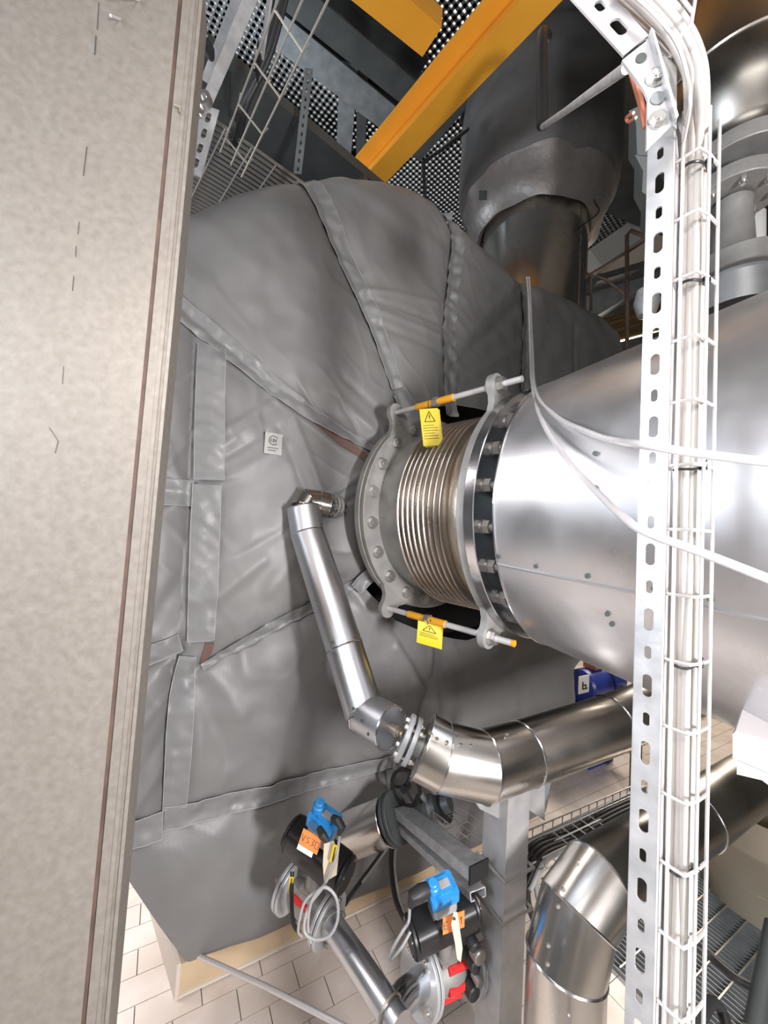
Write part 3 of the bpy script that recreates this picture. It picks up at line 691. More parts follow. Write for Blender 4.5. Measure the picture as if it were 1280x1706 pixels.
cable_run([P(905, 1400, 1.5), P(885, 1440, 1.42), P(880, 1500, 1.4), P(900, 1560, 1.4)], .011, 'thick black cable curling down behind the bright elbow')
cable_run([P(930, 1395, 1.5), P(905, 1425, 1.42), P(893, 1470, 1.4), P(905, 1530, 1.4)], .009, 'grey cable curling down behind the bright elbow', 'grey_pl')

# bright elbow in front, bottom right
el = thing('large_clad_elbow', 'large polished stainless clad elbow dropping to the floor at bottom right', 'pipe', A(*P(940, 1700, .93)[:2], 0.02))
rE = .087
vx = P(942, 1620, .92)
vz = lambda x, y: A(vx[0], vx[1], P(x, y, .92)[2])
m0 = A(vx[0], vx[1], .02); m1 = P(943, 1600, .92); m1 = A(vx[0], vx[1], m1[2]); 
m2 = m1 + nrm(ZU * .9 + gA * .38) * .10; m3 = m2 + nrm(ZU * .42 + gA * .85) * .09; m4 = m3 + gA * 2.4 + ZU * 0.02
clad_run(el, [m0, m1, m2, m3, m3 + gA * .5, m4], rE, ['stainless'] * 3 + ['stainless_dk'] * 2, 'elbow_segment', caps=False, bt=.003)
MB().tube([m0 + A(-.03, -.0822, 0), A(m1[0] - .03, m1[1] - .0822, m1[2] - .03)], .0025, 6).build('seam_bead', 'machined', el)
rep(MB().disc((0, 0, 0), nrm(-F), .0045, .004, 8), 'screw', 'bolt', [P(x, y, d) for x, y, d in [(961, 1437, .815), (938, 1480, .80), (929, 1508, .80), (913, 1573, .82), (912, 1604, .83)]], el)

# ================================================================== LEFT PANEL
pn = thing('metal_cabinet', 'tall mottled grey brown galvanised metal cabinet side filling the left edge', 'cabinet', A(*P(230, 1700, .72)[:2], 0.0))
pe = P(262, 850, .74); pd = nrm(A(-1, -.32, 0)); pnn = nrm(A(-.32, 1, 0)) * -1
def on_panel(x, y, off=0): return on(x, y, pe, pnn) + pnn * off
et = on_panel(338, 20); ebm = on_panel(184, 1700)
ebm = et + (ebm - et) * (et[2] - .0) / (et[2] - ebm[2]); et = et + (et - ebm) * .012
rim = .042
MB().prism([ebm + pd * (rim + .003), et + pd * (rim + .003), et + pd * .75, ebm + pd * .75], -pnn * .03).build('sheet', 'galv_panel', pn)
MB().prism([ebm + pd * .003, et + pd * .003, et + pd * (rim - .006), ebm + pd * (rim - .006)], pnn * .006).build('rim', 'galv_panel', pn)
MB().prism([ebm + pd * (rim - .006), et + pd * (rim - .006), et + pd * (rim + .003), ebm + pd * (rim + .003)], -pnn * .03).build('rim_groove', 'rust', pn)
MB().prism([ebm, et, et + pd * .006, ebm + pd * .006], pnn * .011).build('folded_edge', 'galv_panel', pn)
MB().prism([ebm + pd * .02, et + pd * .02, et + pd * .013, ebm + pd * .013], pnn * .0085).build('rim_fold', 'galv_panel', pn)
MB().prism([ebm, et, et + pd * .004, ebm + pd * .004], -pnn * .05).build('edge_return', 'galv_panel', pn)
mk = MB()
for a, b, w_ in [((165, 5), (162, 50), .0012), ((160, 60), (158, 92), .0018), ((145, 245), (139, 293), .0012), ((132, 370), (130, 390), .0012), ((127, 410), (126, 428), .0010), ((123, 460), (121, 485), .0010), ((106, 610), (104, 640), .0006), ((82, 712), (97, 735), .0006), ((97, 735), (92, 755), .0006)]:
    mk.bar(on_panel(*a, .0006), on_panel(*b, .0006), w_, .0006, pnn)
mk.build('marker_line', 'steel_dark', pn)
MB().box(on_panel(298, 188, .012), pd, ZU, pnn, .010, .004, .003).box(on_panel(302, 193, .012), pd, ZU, pnn, .003, .012, .003).build('edge_clip', 'weld', pn)

# ================================================================== SLOTTED POST, CABLES AND BASKET (right foreground)
pc = on(1108, 900, P(1108, 900, .48), F); pcx, pcy = pc[0], pc[1]
fd = nrm(A(-.68, .733, 0)); sd = nrm(A(.733, .68, 0)); corner = A(pcx, pcy, 0)
ztop = on(1122, 236, corner, nrm(A(-1, -1, 0) * 1.0))[2]; vpl = nrm(A(-.2, -1, 0))
zof = lambda x, y: on(x, y, corner, vpl)[2]
post = thing('slotted_post', 'bright galvanised slotted steel post standing in the right foreground', 'post', A(pcx, pcy, 0))
fw, sw_ = .0285, .072
zt = zof(1122, 190)
L0, L1 = zof(1088, 709), zof(1077, 1145); pit = (L0 - L1) / 8
sl = []; z = L0 + pit * 40
while z > .02:
    k = round((L0 - z) / pit)
    if z < zt - .01: sl.append((z, .0105 if k % 2 == 0 else .0075, .0275 if k % 2 == 0 else .016))
    z -= pit
bot = MB(); slotted(bot, corner + fd * fw, -fd, ZU, fw, zt, sl, .003); bot.build('slotted_face', 'galv', post)
MB().prism([corner, corner + sd * sw_, corner + sd * sw_ + fd * .003, corner + fd * .003], ZU * zt).build('side_face', 'galv_rust', post)
MB().prism([corner + fd * fw, corner + fd * fw + sd * .02, corner + fd * (fw - .003) + sd * .02, corner + fd * (fw - .003)], ZU * zt).build('return_lip', 'galv', post)
MB().prism([corner - sd * .0006 - fd * .0012, corner + sd * .002 - fd * .0012, corner + sd * .002 + fd * .001, corner - sd * .0006 + fd * .001], ZU * zt).build('corner_edge', 'wire', post)
# raking strut above
dp = corner + fd * fw * .5 + ZU * zt
rk = thing('raking_strut', 'slotted galvanised strut leaning up left from the head of the foreground post', 'strut', P(1090, 110, .49))
rn = nrm(-F + A(.0, 0, 0) + aS * .35)
qd = P(1060, 80, .49)
r0, r1 = on(1038, 97, qd, rn), on(1081, 65, qd, rn); t0, t1 = on(905, -50, qd, rn), on(968, -42, qd, rn)
ey = nrm(t0 - r0); ex = nrm(r1 - r0); ex = nrm(ex - ey * (ex @ ey)); wr_ = np.linalg.norm(r1 - r0)
cs = [((on(x, y, qd, rn) - r0) @ ey, a, b) for x, y, a, b in [(1031, 48, .0135, .026), (996, 17, .011, .016), (955, -22, .0135, .026)]]
mb = MB(); slotted(mb, r0, ex, ey, wr_, .20, cs, .003); mb.build('slotted_face', 'galv_rust', rk)
bk = -rn if False else nrm(F + A(.62, 0, .0))
s0_ = r0 + ex * wr_; MB().prism([s0_ - ey * .03, s0_ + ey * .2, s0_ + ey * .2 + ex * .034 + F * .02, s0_ - ey * .035 + ex * .034 + F * .02], F * .003).build('side_face', 'galv_rust', rk)
gp = [(1037, 100), (1080, 66), (1098, 120), (1121, 206), (1078, 248), (1080, 165), (1074, 150)]
gq = P(1090, 140, .476)
gs = thing('corner_bracket', 'bolted corner bracket joining the foreground post and its raking strut', 'bracket', gq)
MB().prism([on(x, y, gq, rn) for x, y in gp], -rn * .004).build('bracket_plate', 'galv_rust', gs)
MB().prism([on(x, y, gq, rn) for x, y in [(1079, 62), (1084, 66), (1124, 206), (1120, 212)]], rn * .010).build('stiffener_rib', 'galv', gs)
MB().prism([P(x, y, .485) for x, y in [(1083, 66), (1128, 112), (1128, 215), (1121, 208)]], F * .003).build('side_plate', 'galv', gs)
for (x, y) in [(1096, 201), (1092, 130)]:
    c = on(x, y, gq, rn) + rn * .0005
    MB().disc(c, rn, .0115, .002, 24).hexa(c + rn * .002, rn, .0072, .0035).disc(c + rn * .0055, rn, .004, .001, 12).build('bracket_bolt', 'bolt', gs)
c = on(1068, 98, gq, rn) + rn * .0004; MB().disc(c, rn, .0062, .001, 20).build('slot_hole', 'steel_dark', gs)
MB().disc(on(1095, 165, gq, rn) + rn * .0004, rn, .008, .0015, 20).build('punched_hole', 'galv_dark', gs)

# vertical basket + cables: lines follow the post
def vline(x, yref, d):            # plumb line through pixel (x,yref) at depth d -> function of z
    p = P(x, yref, d); return lambda z: A(p[0], p[1], z)
wl = [vline(1122, 1000, .476), vline(1168, 1000, .469), vline(1185, 1000, .484)]
zc = zof(1180, 178); 
bt = thing('vertical_wire_basket', 'white zinc wire basket holding cables upright beside the foreground post', 'cable tray', wl[1](0.03))
for i, l in enumerate(wl): MB().tube([l(.02), l(zc if i else zc + .0)], .0021, 8).build('long_wire', 'wire', bt)
bl = [(1104, 1000, .487), (1122, 1000, .476), (1150, 1000, .462), (1168, 1000, .469), (1185, 1000, .484)]
zs = [zof(1150, y) for y in (775, 883)]; pitch = zs[0] - zs[1]; zz = zs[0]
while zz < zc: zz += pitch
zz -= pitch
cw_ = MB().tube([vline(*b)(0) - wl[1](0) for b in bl], .0021, 6)
locs = []
while zz > .05: locs.append(wl[1](zz)); zz -= pitch
rep(cw_, 'cross_wire', 'wire', locs, bt)
CB = [(1130, .492, .0046), (1139, .484, .0052), (1149, .480, .0055), (1158, .486, .0052), (1135, .50, .0045), (1153, .496, .005)]
offs = [(-26, .0), (-14, -.004), (0, -.008), (12, -.002), (-20, .012), (6, .01)]
for i, (x, d, r) in enumerate(CB):
    l = vline(x, 1000, d); zb = zof(1160, 235); pts = []
    for k, zq in enumerate(np.linspace(.02, zb, 16)):
        j = .0018 * math.sin(k * 1.3 + i * 2.1) if k < 15 else 0
        pts.append(l(zq) + A(1, .3, 0) * j)
    bx, by = px(pts[-1])[:2]; q = offs[i][0]
    for (x2, y2) in [(1166 + q * .75, 150), (1158 + q * .7, 95), (1130 + q * .75, 40), (1085 + q * .75, -10), (1030 + q * .7, -60)]:
        n_ = nrm(A(.8, .6)); pts.append(P(x2 + 0, y2 + (-q * .65 if y2 < 100 else 0), .475 + offs[i][1]))
    cable_run(pts, r, ['leftmost', 'second from left', 'third from left, front', 'rightmost', 'hindmost left', 'hindmost right'][i] + ' of the pale grey cables in the foreground basket', 'cable', group='cables in the foreground basket', k=5)
lw = [wl[0](zof(1150, 235)), P(1150, 175, .462), P(1146, 130, .462), P(1128, 72, .462), P(1088, 22, .462), P(1040, -20, .462)]
solo(MB().tube(smooth_path(lw, 6), .0022, 8), 'basket_wire', 'wire', 'bent white wire following the cables round the top corner', 'wire')
solo(MB().tube([P(1128, 66, .455), P(1152, 42, .445), P(1155, 22, .455), P(1160, -10, .46)], .0021, 8).tube([P(1155, 22, .455), P(1130, -12, .455)], .0021, 8), 'basket_end_wire', 'wire', 'bent wire end poking out above the top cables', 'wire')
def cable_tie(yref, w0=1126, w1=1170, label='black cable tie round the grey cables'):
    z = zof(1150, yref); a = [vline(1118, 1000, .49)(z), vline(1128, 1000, .474)(z - .0015), vline(1148, 1000, .468)(z - .002), vline(1163, 1000, .476)(z + .001), vline(1168, 1000, .49)(z)]
    t = thing('cable_tie', label, 'cable tie', a[2])
    MB().tube(smooth_path(a, 4), .0017, 6).build('strap', 'black', t)
    MB().box(a[3] + A(0, -.004, .001), A(1, .2, 0), A(0, 1, 0), ZU, .008, .006, .006).tube([a[3], a[3] + A(.003, -.006, .01)], .001, 5).build('lock_head', 'black', t)
for y, lb in ((272, 'topmost black cable tie on the foreground cables'), (467, 'black cable tie second from the top of the foreground cables'), (780, 'black cable tie just under the crossing clear hose'), (1110, 'black cable tie below the lower clear hose'), (1456, 'lowest black cable tie on the foreground cables')): cable_tie(y, label=lb)

# ================================================================== VALVES
def frame_from(ax):
    ax = nrm(ax); e = nrm(np.cross(ax, ZU)); return ax, e, nrm(np.cross(e, ax))
def valve(c0, c1, rf, cact, adir, ascale, label, lab_off, blue_up):
    """ball valve between flange centres c0, c1, pneumatic actuator centred at cact with long axis adir"""
    ax, e, b = frame_from(c1 - c0); L = np.linalg.norm(c1 - c0)
    v = thing('actuated_valve', label, 'valve', c0)
    MB().disc(c0 - ax * .024, ax, rf, .011, 40, .002).disc(c0 - ax * .010, ax, rf, .011, 40, .002).build('flange', 'flange_lt', v)
    MB().disc(c1, ax, rf, .011, 40, .002).disc(c1 + ax * .014, ax, rf, .011, 40, .002).build('flange', 'flange_lt', v)
    MB().disc(c1 + ax * .0115, ax, rf * .96, .002, 40).build('gasket', 'black', v)
    MB().lathe(c0, ax, [(0, rf * .45), (L * .15, rf * .5), (L * .3, rf * .62), (L * .5, rf * .68), (L * .7, rf * .62), (L * .85, rf * .5), (L, rf * .45)], 32).build('valve_body', 'flange', v)
    for t in (.7, 1.9, 3.5, 4.9):
        for (cc, sgn) in ((c1 + ax * .026, 1), (c0 - ax * .025, -1)):
            MB().hexa(cc + rf * .78 * (math.cos(t) * e + math.sin(t) * b) - ax * (.008 if sgn < 0 else 0), ax, rf * .13, .009).disc(cc + rf * .78 * (math.cos(t) * e + math.sin(t) * b) - ax * (.014 if sgn < 0 else -.004), ax, rf * .07, .01, 10).build('flange_bolt', 'bolt', v)
    for t in (.75, -.1, -.75, 2.6):
        o = c0 + ax * L * .3 + rf * .62 * (math.cos(t + PI) * e + math.sin(t + PI) * b * -1)
        MB().disc(o - ax * .008, ax, rf * .13, L * .45, 16, .002).build('red_bolt_cap', 'red', v)
    st0 = (c0 + c1) / 2; up = nrm(cact - st0)
    MB().disc(st0, up, .022, np.linalg.norm(cact - st0), 20).box(st0 + up * .055, ax, np.cross(up, ax), up, .055, .05, .014).build('stem_mount', 'flange', v)
    # actuator body: rounded box profile extruded along adir
    ad = nrm(adir - up * (adir @ up)); sd_ = nrm(np.cross(up, ad)); Lh = .085 * ascale; R_ = .043 * ascale
    prof = [(R_ * 1.0 * math.copysign(abs(math.cos(t)) ** .55, math.cos(t)), R_ * math.copysign(abs(math.sin(t)) ** .55, math.sin(t))) for t in np.linspace(0, 2 * PI, 28, endpoint=False)]
    MB().prism([cact - ad * Lh + sd_ * x + up * y for x, y in prof], ad * 2 * Lh).build('actuator_body', 'black', v)
    for sg in (-1, 1):
        MB().disc(cact + ad * sg * Lh - (0 if sg > 0 else 1) * ad * .016, ad, R_ * 1.12, .016, 36, .005).build('end_cap', 'black', v)
        for t in (.8, 2.35, 3.9, 5.5): MB().disc(cact + ad * sg * (Lh + .016) + R_ * .9 * (math.cos(t) * sd_ + math.sin(t) * up) - (ad * .003), ad, .004, .006, 8).build('cap_screw', 'bolt', v)
    MB().box(cact + up * (R_ + .01), ad, sd_, up, .07 * ascale, .035 * ascale, .016).box(cact + up * (R_ + .02) + ad * .03 * ascale, ad, sd_, up, .008, .03 * ascale, .03).box(cact + up * (R_ + .02) - ad * .03 * ascale, ad, sd_, up, .008, .03 * ascale, .03).build('mounting_bracket', 'galv_dark', v)
    bb_ = cact + up * (R_ + .036 * ascale)
    def rbox(c, x, y, z, sx, sy, sz, bv=.006):
        hx, hy = sx / 2, sy / 2
        pr = [(hx, -hy + bv), (hx, hy - bv), (hx - bv, hy), (-hx + bv, hy), (-hx, hy - bv), (-hx, -hy + bv), (-hx + bv, -hy), (hx - bv, -hy)]
        return MB().prism([c - z * sz / 2 + x * u + y * w_ for u, w_ in pr], z * sz)
    sb = rbox(bb_, ad, sd_, up, .068 * ascale, .055 * ascale, .040 * ascale).build('switch_box_base', 'grey_pl', v)
    q = rbox(bb_ + up * .030 * ascale, ad, sd_, up, .080 * ascale, .064 * ascale, .026 * ascale); q2 = rbox(bb_ + up * .045 * ascale + ad * .006, ad, sd_, up, .045 * ascale, .04 * ascale, .010 * ascale); q.add(q2.v, q2.f)
    q.build('switch_box_lid', 'blue', v)
    MB().disc(bb_ + up * .042 * ascale - ad * .024 * ascale, up, .017 * ascale, .022 * ascale, 24, .003).disc(bb_ + up * .062 * ascale - ad * .024 * ascale, up, .013 * ascale, .012 * ascale, 24, .002).build('indicator_dome', 'blue', v)
    MB().box(bb_ + up * .0508 * ascale + ad * .008, ad, sd_, up, .03 * ascale, .02 * ascale, .001).build('lid_label', 'grey_pl', v)
    return v, dict(ax=ax, e=e, b=b, up=up, ad=ad, sd=sd_, R=R_, bb=bb_)
v1, g1 = valve(P(490, 1480, 1.265), P(541, 1526, 1.195), .076, P(530, 1422, 1.20), A(.62, -.30, -.25) * 1.0, 1.12, 'black actuated valve with blue switch box against the grey casing, left of the two', 0, 1)
v2, g2 = valve(P(772, 1602, 1.16), P(708, 1630, 1.08), .080, P(738, 1534, 1.08), A(.75, .25, .12), 1.0, 'black actuated valve with blue switch box beside the square column, right of the two', 0, 1)
def card(par, cpos, ex, ey, n, w_, h_, m, name, text=None, tcol='steel_dark', th_=.0012):
    ex = nrm(ex); ey = nrm(ey); n = nrm(n)
    o = MB().box(cpos, ex, ey, n, w_, h_, th_).build(name, m, par)
    if text:
        mb = MB(); k = len(text)
        for i, ch in enumerate(text):
            x0 = -w_ * .36 + w_ * .72 * (i + .0) / max(1, k - 1) if k > 1 else 0
            for (u0, v0, u1, v1_) in GL[ch]:
                f_ = lambda u, v: cpos + n * (th_ / 2 + .0004) + ex * (x0 + (u - .5) * w_ * .17) + ey * ((v - .5) * h_ * .42)
                mb.tube([f_(u0, v0), f_(u1, v1_)], .0009, 4)
        mb.build('lettering', tcol, o)
    return o
GL = {'V': [(0, 1, .5, 0), (.5, 0, 1, 1)], 'S': [(1, 1, 0, .8), (0, .8, 1, .3), (1, .3, 0, 0)], '3': [(0, 1, 1, 1), (1, 1, .4, .5), (.4, .5, 1, .3), (1, .3, 0, 0)], '0': [(0, 0, 0, 1), (0, 1, 1, 1), (1, 1, 1, 0), (1, 0, 0, 0)], '1': [(.5, 0, .5, 1), (.5, 1, .2, .7)], '2': [(0, 1, 1, .9), (1, .9, 0, 0), (0, 0, 1, 0)],
      'E': [(1, 1, 0, 1), (0, 1, 0, 0), (0, 0, 1, 0), (0, .5, .8, .5)], 'b': [(0, 1, 0, 0), (0, 0, 1, 0), (1, 0, 1, .5), (1, .5, 0, .5)], '.': [(.4, 0, .6, 0)]}
gx = nrm(P(540, 1420, 1.15) - P(506, 1400, 1.15)); gy = nrm(P(515, 1385, 1.15) - P(525, 1415, 1.15)); 
on1 = thing('orange_tag', 'orange handwritten card stuck to the left actuator', 'tag', P(517, 1402, 1.12))
ex1 = nrm(P(535, 1395, 1.12) - P(512, 1381, 1.12)); ey1 = nrm(P(512, 1381, 1.12) - P(503, 1408, 1.12)); n1 = nrm(np.cross(ex1, ey1)); n1 = n1 if n1 @ F < 0 else -n1
card(on1, P(517, 1402, 1.12), ex1, ey1, n1, .062, .047, 'orange', 'card', 'VS30'); card(on1, P(511, 1409, 1.121) , ex1, ey1, n1, .05, .045, 'white', 'backing_card')
ct = thing('cream_tag', 'long cream paper tag hanging on the left actuator', 'tag', P(553, 1405, 1.1))
MB().prism([P(x, y, d) for x, y, d in [(540, 1406, 1.1), (556, 1401, 1.1), (565, 1420, 1.1), (561, 1458, 1.09), (540, 1470, 1.09), (538, 1440, 1.1)]], F * .001).build('card', 'cream', ct)
MB().tube(smooth_path([P(566, 1392, 1.1), P(563, 1420, 1.09), P(552, 1455, 1.08), P(535, 1478, 1.1)]), .0012, 5).build('string', 'cable', ct)
yt = thing('yellow_cable_marker', 'narrow yellow marker tag beside the cream tag on the left actuator', 'tag', P(556, 1422, 1.085))
ey2 = nrm(P(560, 1408, 1.085) - P(553, 1437, 1.085)); card(yt, P(556, 1422, 1.085), np.cross(ey2, -F), ey2, -F, .013, .05, 'yel_label', 'card')
MB().tube([P(559, 1412, 1.083), P(554, 1434, 1.083)], .0014, 5).build('print', 'black', yt)
yt = thing('yellow_cable_marker', 'narrow yellow marker tag on the black hose left of the red caps', 'tag', P(485, 1475, 1.15))
ey2 = nrm(P(487, 1460, 1.15) - P(484, 1490, 1.15)); card(yt, P(485, 1475, 1.15), np.cross(ey2, -F), ey2, -F, .013, .05, 'yel_label', 'card')
MB().tube([P(486, 1464, 1.148), P(484, 1486, 1.148)], .0014, 5).build('print', 'black', yt)
on2 = thing('orange_tag', 'orange handwritten card stuck to the right actuator', 'tag', P(755, 1537, .98))
ex2 = nrm(P(775, 1526, .98) - P(737, 1540, .98)); ey2 = nrm(P(738, 1525, .98) - P(738, 1558, .98)); n2 = nrm(np.cross(ex2, ey2)); n2 = n2 if n2 @ F < 0 else -n2
card(on2, P(756, 1537, .985), ex2, ey2, n2, .058, .042, 'orange', 'card', 'E31')
ct2 = thing('cream_tag', 'long cream paper tag hanging down the right actuator', 'tag', P(762, 1560, .97))
MB().prism([P(x, y, .965) for x, y in [(756, 1520), (762, 1520), (766, 1545), (771, 1580), (768, 1603), (762, 1598), (758, 1570), (752, 1540)]], F * .001).build('card', 'cream', ct2)
MB().disc(P(757, 1531, .962), F, .004, .001, 12).build('eyelet', 'steel_dark', ct2)
# plugs
def plug(pts, r, label): return solo(MB().tube([P(*p) for p in pts], r, 16), 'cable_gland', 'blackrub', label, 'connector')
plug([(556, 1364, 1.13), (564, 1368, 1.11), (570, 1378, 1.10), (565, 1390, 1.10)], [.011, .012, .011, .006], 'black angled cable plug under the left blue switch box')
plug([(712, 1482, 1.04), (700, 1487, 1.03), (688, 1494, 1.02), (684, 1510, 1.02)], [.017, .019, .016, .008], 'black angled cable plug under the right blue switch box')
plug([(532, 1380, 1.12), (538, 1392, 1.10), (545, 1400, 1.10)], [.009, .012, .008], 'black solenoid block on the left actuator between bracket and tag')
def hz(*a): return [P(*p) for p in a]
cable_run(hz((566, 1392, 1.11), (560, 1430, 1.08), (540, 1475, 1.08), (515, 1510, 1.07), (507, 1550, 1.06), (525, 1565, 1.05), (550, 1558, 1.04), (563, 1530, 1.04), (560, 1495, 1.04), (540, 1478, 1.05), (520, 1500, 1.06), (513, 1540, 1.07), (518, 1570, 1.07)), .0042, 'grey cable looped in front of the left valve', 'grey_pl')
cable_run(hz((533, 1482, 1.06), (508, 1502, 1.07), (497, 1548, 1.08), (503, 1560, 1.1)), .004, 'second grey cable dropping left of the looped one', 'grey_pl')
cable_run(hz((487, 1452, 1.17), (486, 1490, 1.14), (488, 1535, 1.13), (499, 1555, 1.13)), .006, 'black hose hanging left of the red valve caps')
cable_run(hz((683, 1510, 1.02), (681, 1535, 1.02), (672, 1550, 1.0), (655, 1580, .99), (650, 1598, 1.0), (668, 1580, 1.0), (684, 1552, 1.02)), .004, 'grey cable loop left of the right valve', 'grey_pl')
cable_run(hz((655, 1390, 1.5), (652, 1440, 1.42), (660, 1500, 1.3), (682, 1545, 1.12)), .0085, 'black corrugated hose dropping to the right valve from the strut')
cable_run(hz((660, 1388, 1.5), (630, 1430, 1.45), (600, 1470, 1.35), (575, 1506, 1.26)), .0075, 'black hose with grey sleeve slanting from the strut to the left valve')
cable_run(hz((662, 1390, 1.49), (634, 1430, 1.435), (604, 1470, 1.335)), .004, 'grey sleeve line along the slanting black hose', 'grey_pl')
cable_run(hz((663, 1392, 1.49), (658, 1440, 1.405), (666, 1496, 1.285), (682, 1538, 1.12)), .004, 'grey line tied along the dropping black hose', 'grey_pl')

# pipe from left valve down to the right valve
lp = thing('galvanised_pipe', 'galvanised pipe running down from the left valve to the right valve', 'pipe', P(650, 1690, .95))
g0, gm, ge = P(548, 1533, 1.17), P(600, 1610, 1.02), P(668, 1712, .90)
MB().tube([g0, gm, ge], .0325, 32).build('pipe_run', 'alu', lp)
MB().tube([P(652, 1690, .93), P(672, 1662, .99), P(705, 1635, 1.06)], .0335, 28).build('branch', 'machined', lp)
bead(MB(), P(650, 1685, .925), nrm(ge - gm), .034, .003).build('weld_bead', 'weld', lp)
MB().disc(P(553, 1540, 1.155), nrm(gm - g0), .036, .012, 28).build('collar', 'flange', lp)
# right valve fittings beyond it
vv = thing('small_fitting_cluster', 'dark cluster of small pipe fittings between right valve and square column', 'fittings', P(785, 1590, 1.1))
for i, (x, y, r) in enumerate([(782, 1560, .016), (790, 1580, .02), (783, 1600, .016), (790, 1618, .014), (780, 1640, .02)]):
    MB().disc(P(x, y, 1.1), nrm(A(.4, -.8, .2 * (i % 3 - 1))), r, .03, 14, .003).hexa(P(x, y, 1.1) + A(-.01, .02, .0), A(.8, .2, .3), r * .8, .04).build('fitting', 'nut_dull' if i % 2 else 'blackrub', vv)

# horizontal stub pipe behind the left valve, its flange and handwheel
sp = thing('stub_pipe', 'short polished clad pipe behind the left blue switch box', 'pipe', P(600, 1400, 1.5))
s_a, s_b = P(520, 1414, 1.62), P(648, 1366, 1.50)
clad_run(sp, [s_a, s_b], .083, 'stainless', 'cladding')
axs = nrm(s_b - s_a)
MB().disc(s_b + axs * .012, axs, .088, .014, 32, .002).disc(s_b + axs * .03, axs, .088, .014, 32, .002).build('flange', 'steel_dark', sp)
hw = thing('handwheel', 'black valve handwheel under the clad pipe elbow', 'handwheel', P(676, 1312, 1.52))
hn = nrm(A(-.55, -.8, .1)); bead(MB(), P(676, 1312, 1.52), hn, .062, .008, 40).build('rim', 'black', hw)
e_ = nrm(np.cross(hn, ZU)); b_ = np.cross(hn, e_); sp_ = MB()
for t in (.3, .3 + 2 * PI / 3, .3 + 4 * PI / 3): sp_.tube([P(676, 1312, 1.52), P(676, 1312, 1.52) + .06 * (math.cos(t) * e_ + math.sin(t) * b_)], .005, 8)
sp_.build('spokes', 'black', hw); MB().disc(P(676, 1312, 1.52) - hn * .02, hn, .014, .04, 20).build('hub', 'black', hw)
gv = thing('gate_valve', 'dark grey flanged valve body below the black handwheel', 'valve', P(722, 1355, 1.5))
MB().disc(P(705, 1352, 1.52), axs, .06, .014, 28).disc(P(735, 1342, 1.50), axs, .06, .014, 28).build('flange', 'steel_dark', gv)
MB().tube([P(690, 1356, 1.53), P(705, 1352, 1.52), P(720, 1347, 1.51), P(735, 1342, 1.50), P(750, 1337, 1.49)], [.03, .035, .05, .035, .03], 20).tube([P(720, 1345, 1.51), P(700, 1322, 1.49)], .012, 12).build('body', 'galv_dark', gv)

# galvanised rod on the floor at lower left
solo(MB().tube([P(322, 1588, 1.36), P(440, 1642, 1.18), P(600, 1724, 1.02)], .0072, 16), 'steel_rod', 'wire', 'thin galvanised rod leaning out from the casing corner over the tiles', 'rod')

# ================================================================== RIGHT BOTTOM: vessel, floor grating, white unit, pump
tv = thing('rounded_vessel', 'beige vessel with rounded bottom hanging at the right edge over the grating', 'vessel', P(1265, 1560, 1.25))
tc_ = P(1282, 1553, 1.85); R_v = .27
prof = [(0, 0)] + [(.15 * (1 - math.cos(t)), R_v * math.sin(t)) for t in np.linspace(.15, PI / 2, 14)] + [(.44, R_v), (.445, R_v + .002), (.46, R_v + .002), (.465, R_v), (.6, R_v)]
MB().lathe(tc_, ZU, prof, 64).build('shell', 'tan', tv, ang=60)
MB().disc(tc_ + ZU * .6, ZU, .04, .25, 20).build('hanger', 'steel_dark', tv)
bead(MB(), tc_ + ZU * .30, ZU, R_v + .001, .0015, 60).build('weld_line', 'tan', tv)
gr = thing('floor_grating', 'dark steel bar grating set in the floor at the lower right corner', 'grating', A(1.3, 1.3, 0))
gd = gA; ge_ = gB
g00 = Zp(1135, 1590, 0.0)
nbar = 0
for i in range(-14, 46):
    p = g00 + gd * (.022 * i); MB().bar(p - ge_ * .75 + ZU * .006, p + ge_ * .18 + ZU * .006, .004, .022).build('bearing_bar', 'galv_dark', gr); nbar += 1
for j in range(-9, 3):
    p = g00 + ge_ * (.075 * j); MB().bar(p - gd * .3 + ZU * .018, p + gd * 1.0 + ZU * .018, .005, .006).build('cross_bar', 'wire_dark', gr)
MB().bar(g00 - gd * .32 + ge_ * .2 + ZU * .01, g00 + gd * 1.05 + ge_ * .2 + ZU * .01, .012, .03).build('edge_frame', 'plinth', gr)
solo(MB().box(g00 + gd * .35 - ge_ * .3 - ZU * .0065, gd, ge_, ZU, 1.4, 1.0, .003), 'pit_shade_sheet', 'pit', 'black sheet painting the shade of the pit under the floor grating', 'pit')  # near-black sheet whose colour stands in for the pit's shade
cable_run([P(1135, 1560, 1.25), P(1180, 1590, 1.22), P(1230, 1632, 1.15), P(1290, 1660, 1.1)], .012, 'thick dark green hose lying across the floor grating')
cable_run([P(1165, 1700, .8), P(1185, 1670, .85), P(1205, 1690, .85), P(1215, 1730, .8)], .012, 'black hose curling up at the bottom right of the grating')
solo(MB().tube([P(1290, 1540, 1.2), P(1270, 1640, 1.12), P(1255, 1720, 1.05)], .022, 16), 'leaning_pipe', 'steel_dark', 'dark pipe leg at the right edge over the grating', 'pipe')
wu = thing('white_plastic_unit', 'white moulded plastic unit at the right edge below the duct', 'plastic box', P(1255, 1290, .8))
def rprism(pts, d, ext): return MB().prism([P(x, y, d) for x, y in pts], ext)
rprism([(1221, 1224), (1226, 1218), (1310, 1240), (1310, 1300), (1221, 1262)], .62, F * .12 + RT * .13).build('upper_housing', 'grey_unit', wu)
rprism([(1228, 1262), (1310, 1298), (1310, 1330), (1270, 1300), (1228, 1290)], .635, F * .10 + RT * .11).build('lower_housing', 'grey_unit', wu)
pu = thing('blue_pump', 'blue motor pump with white nameplate between casing and duct', 'pump', Zp(1000, 1290, 0))
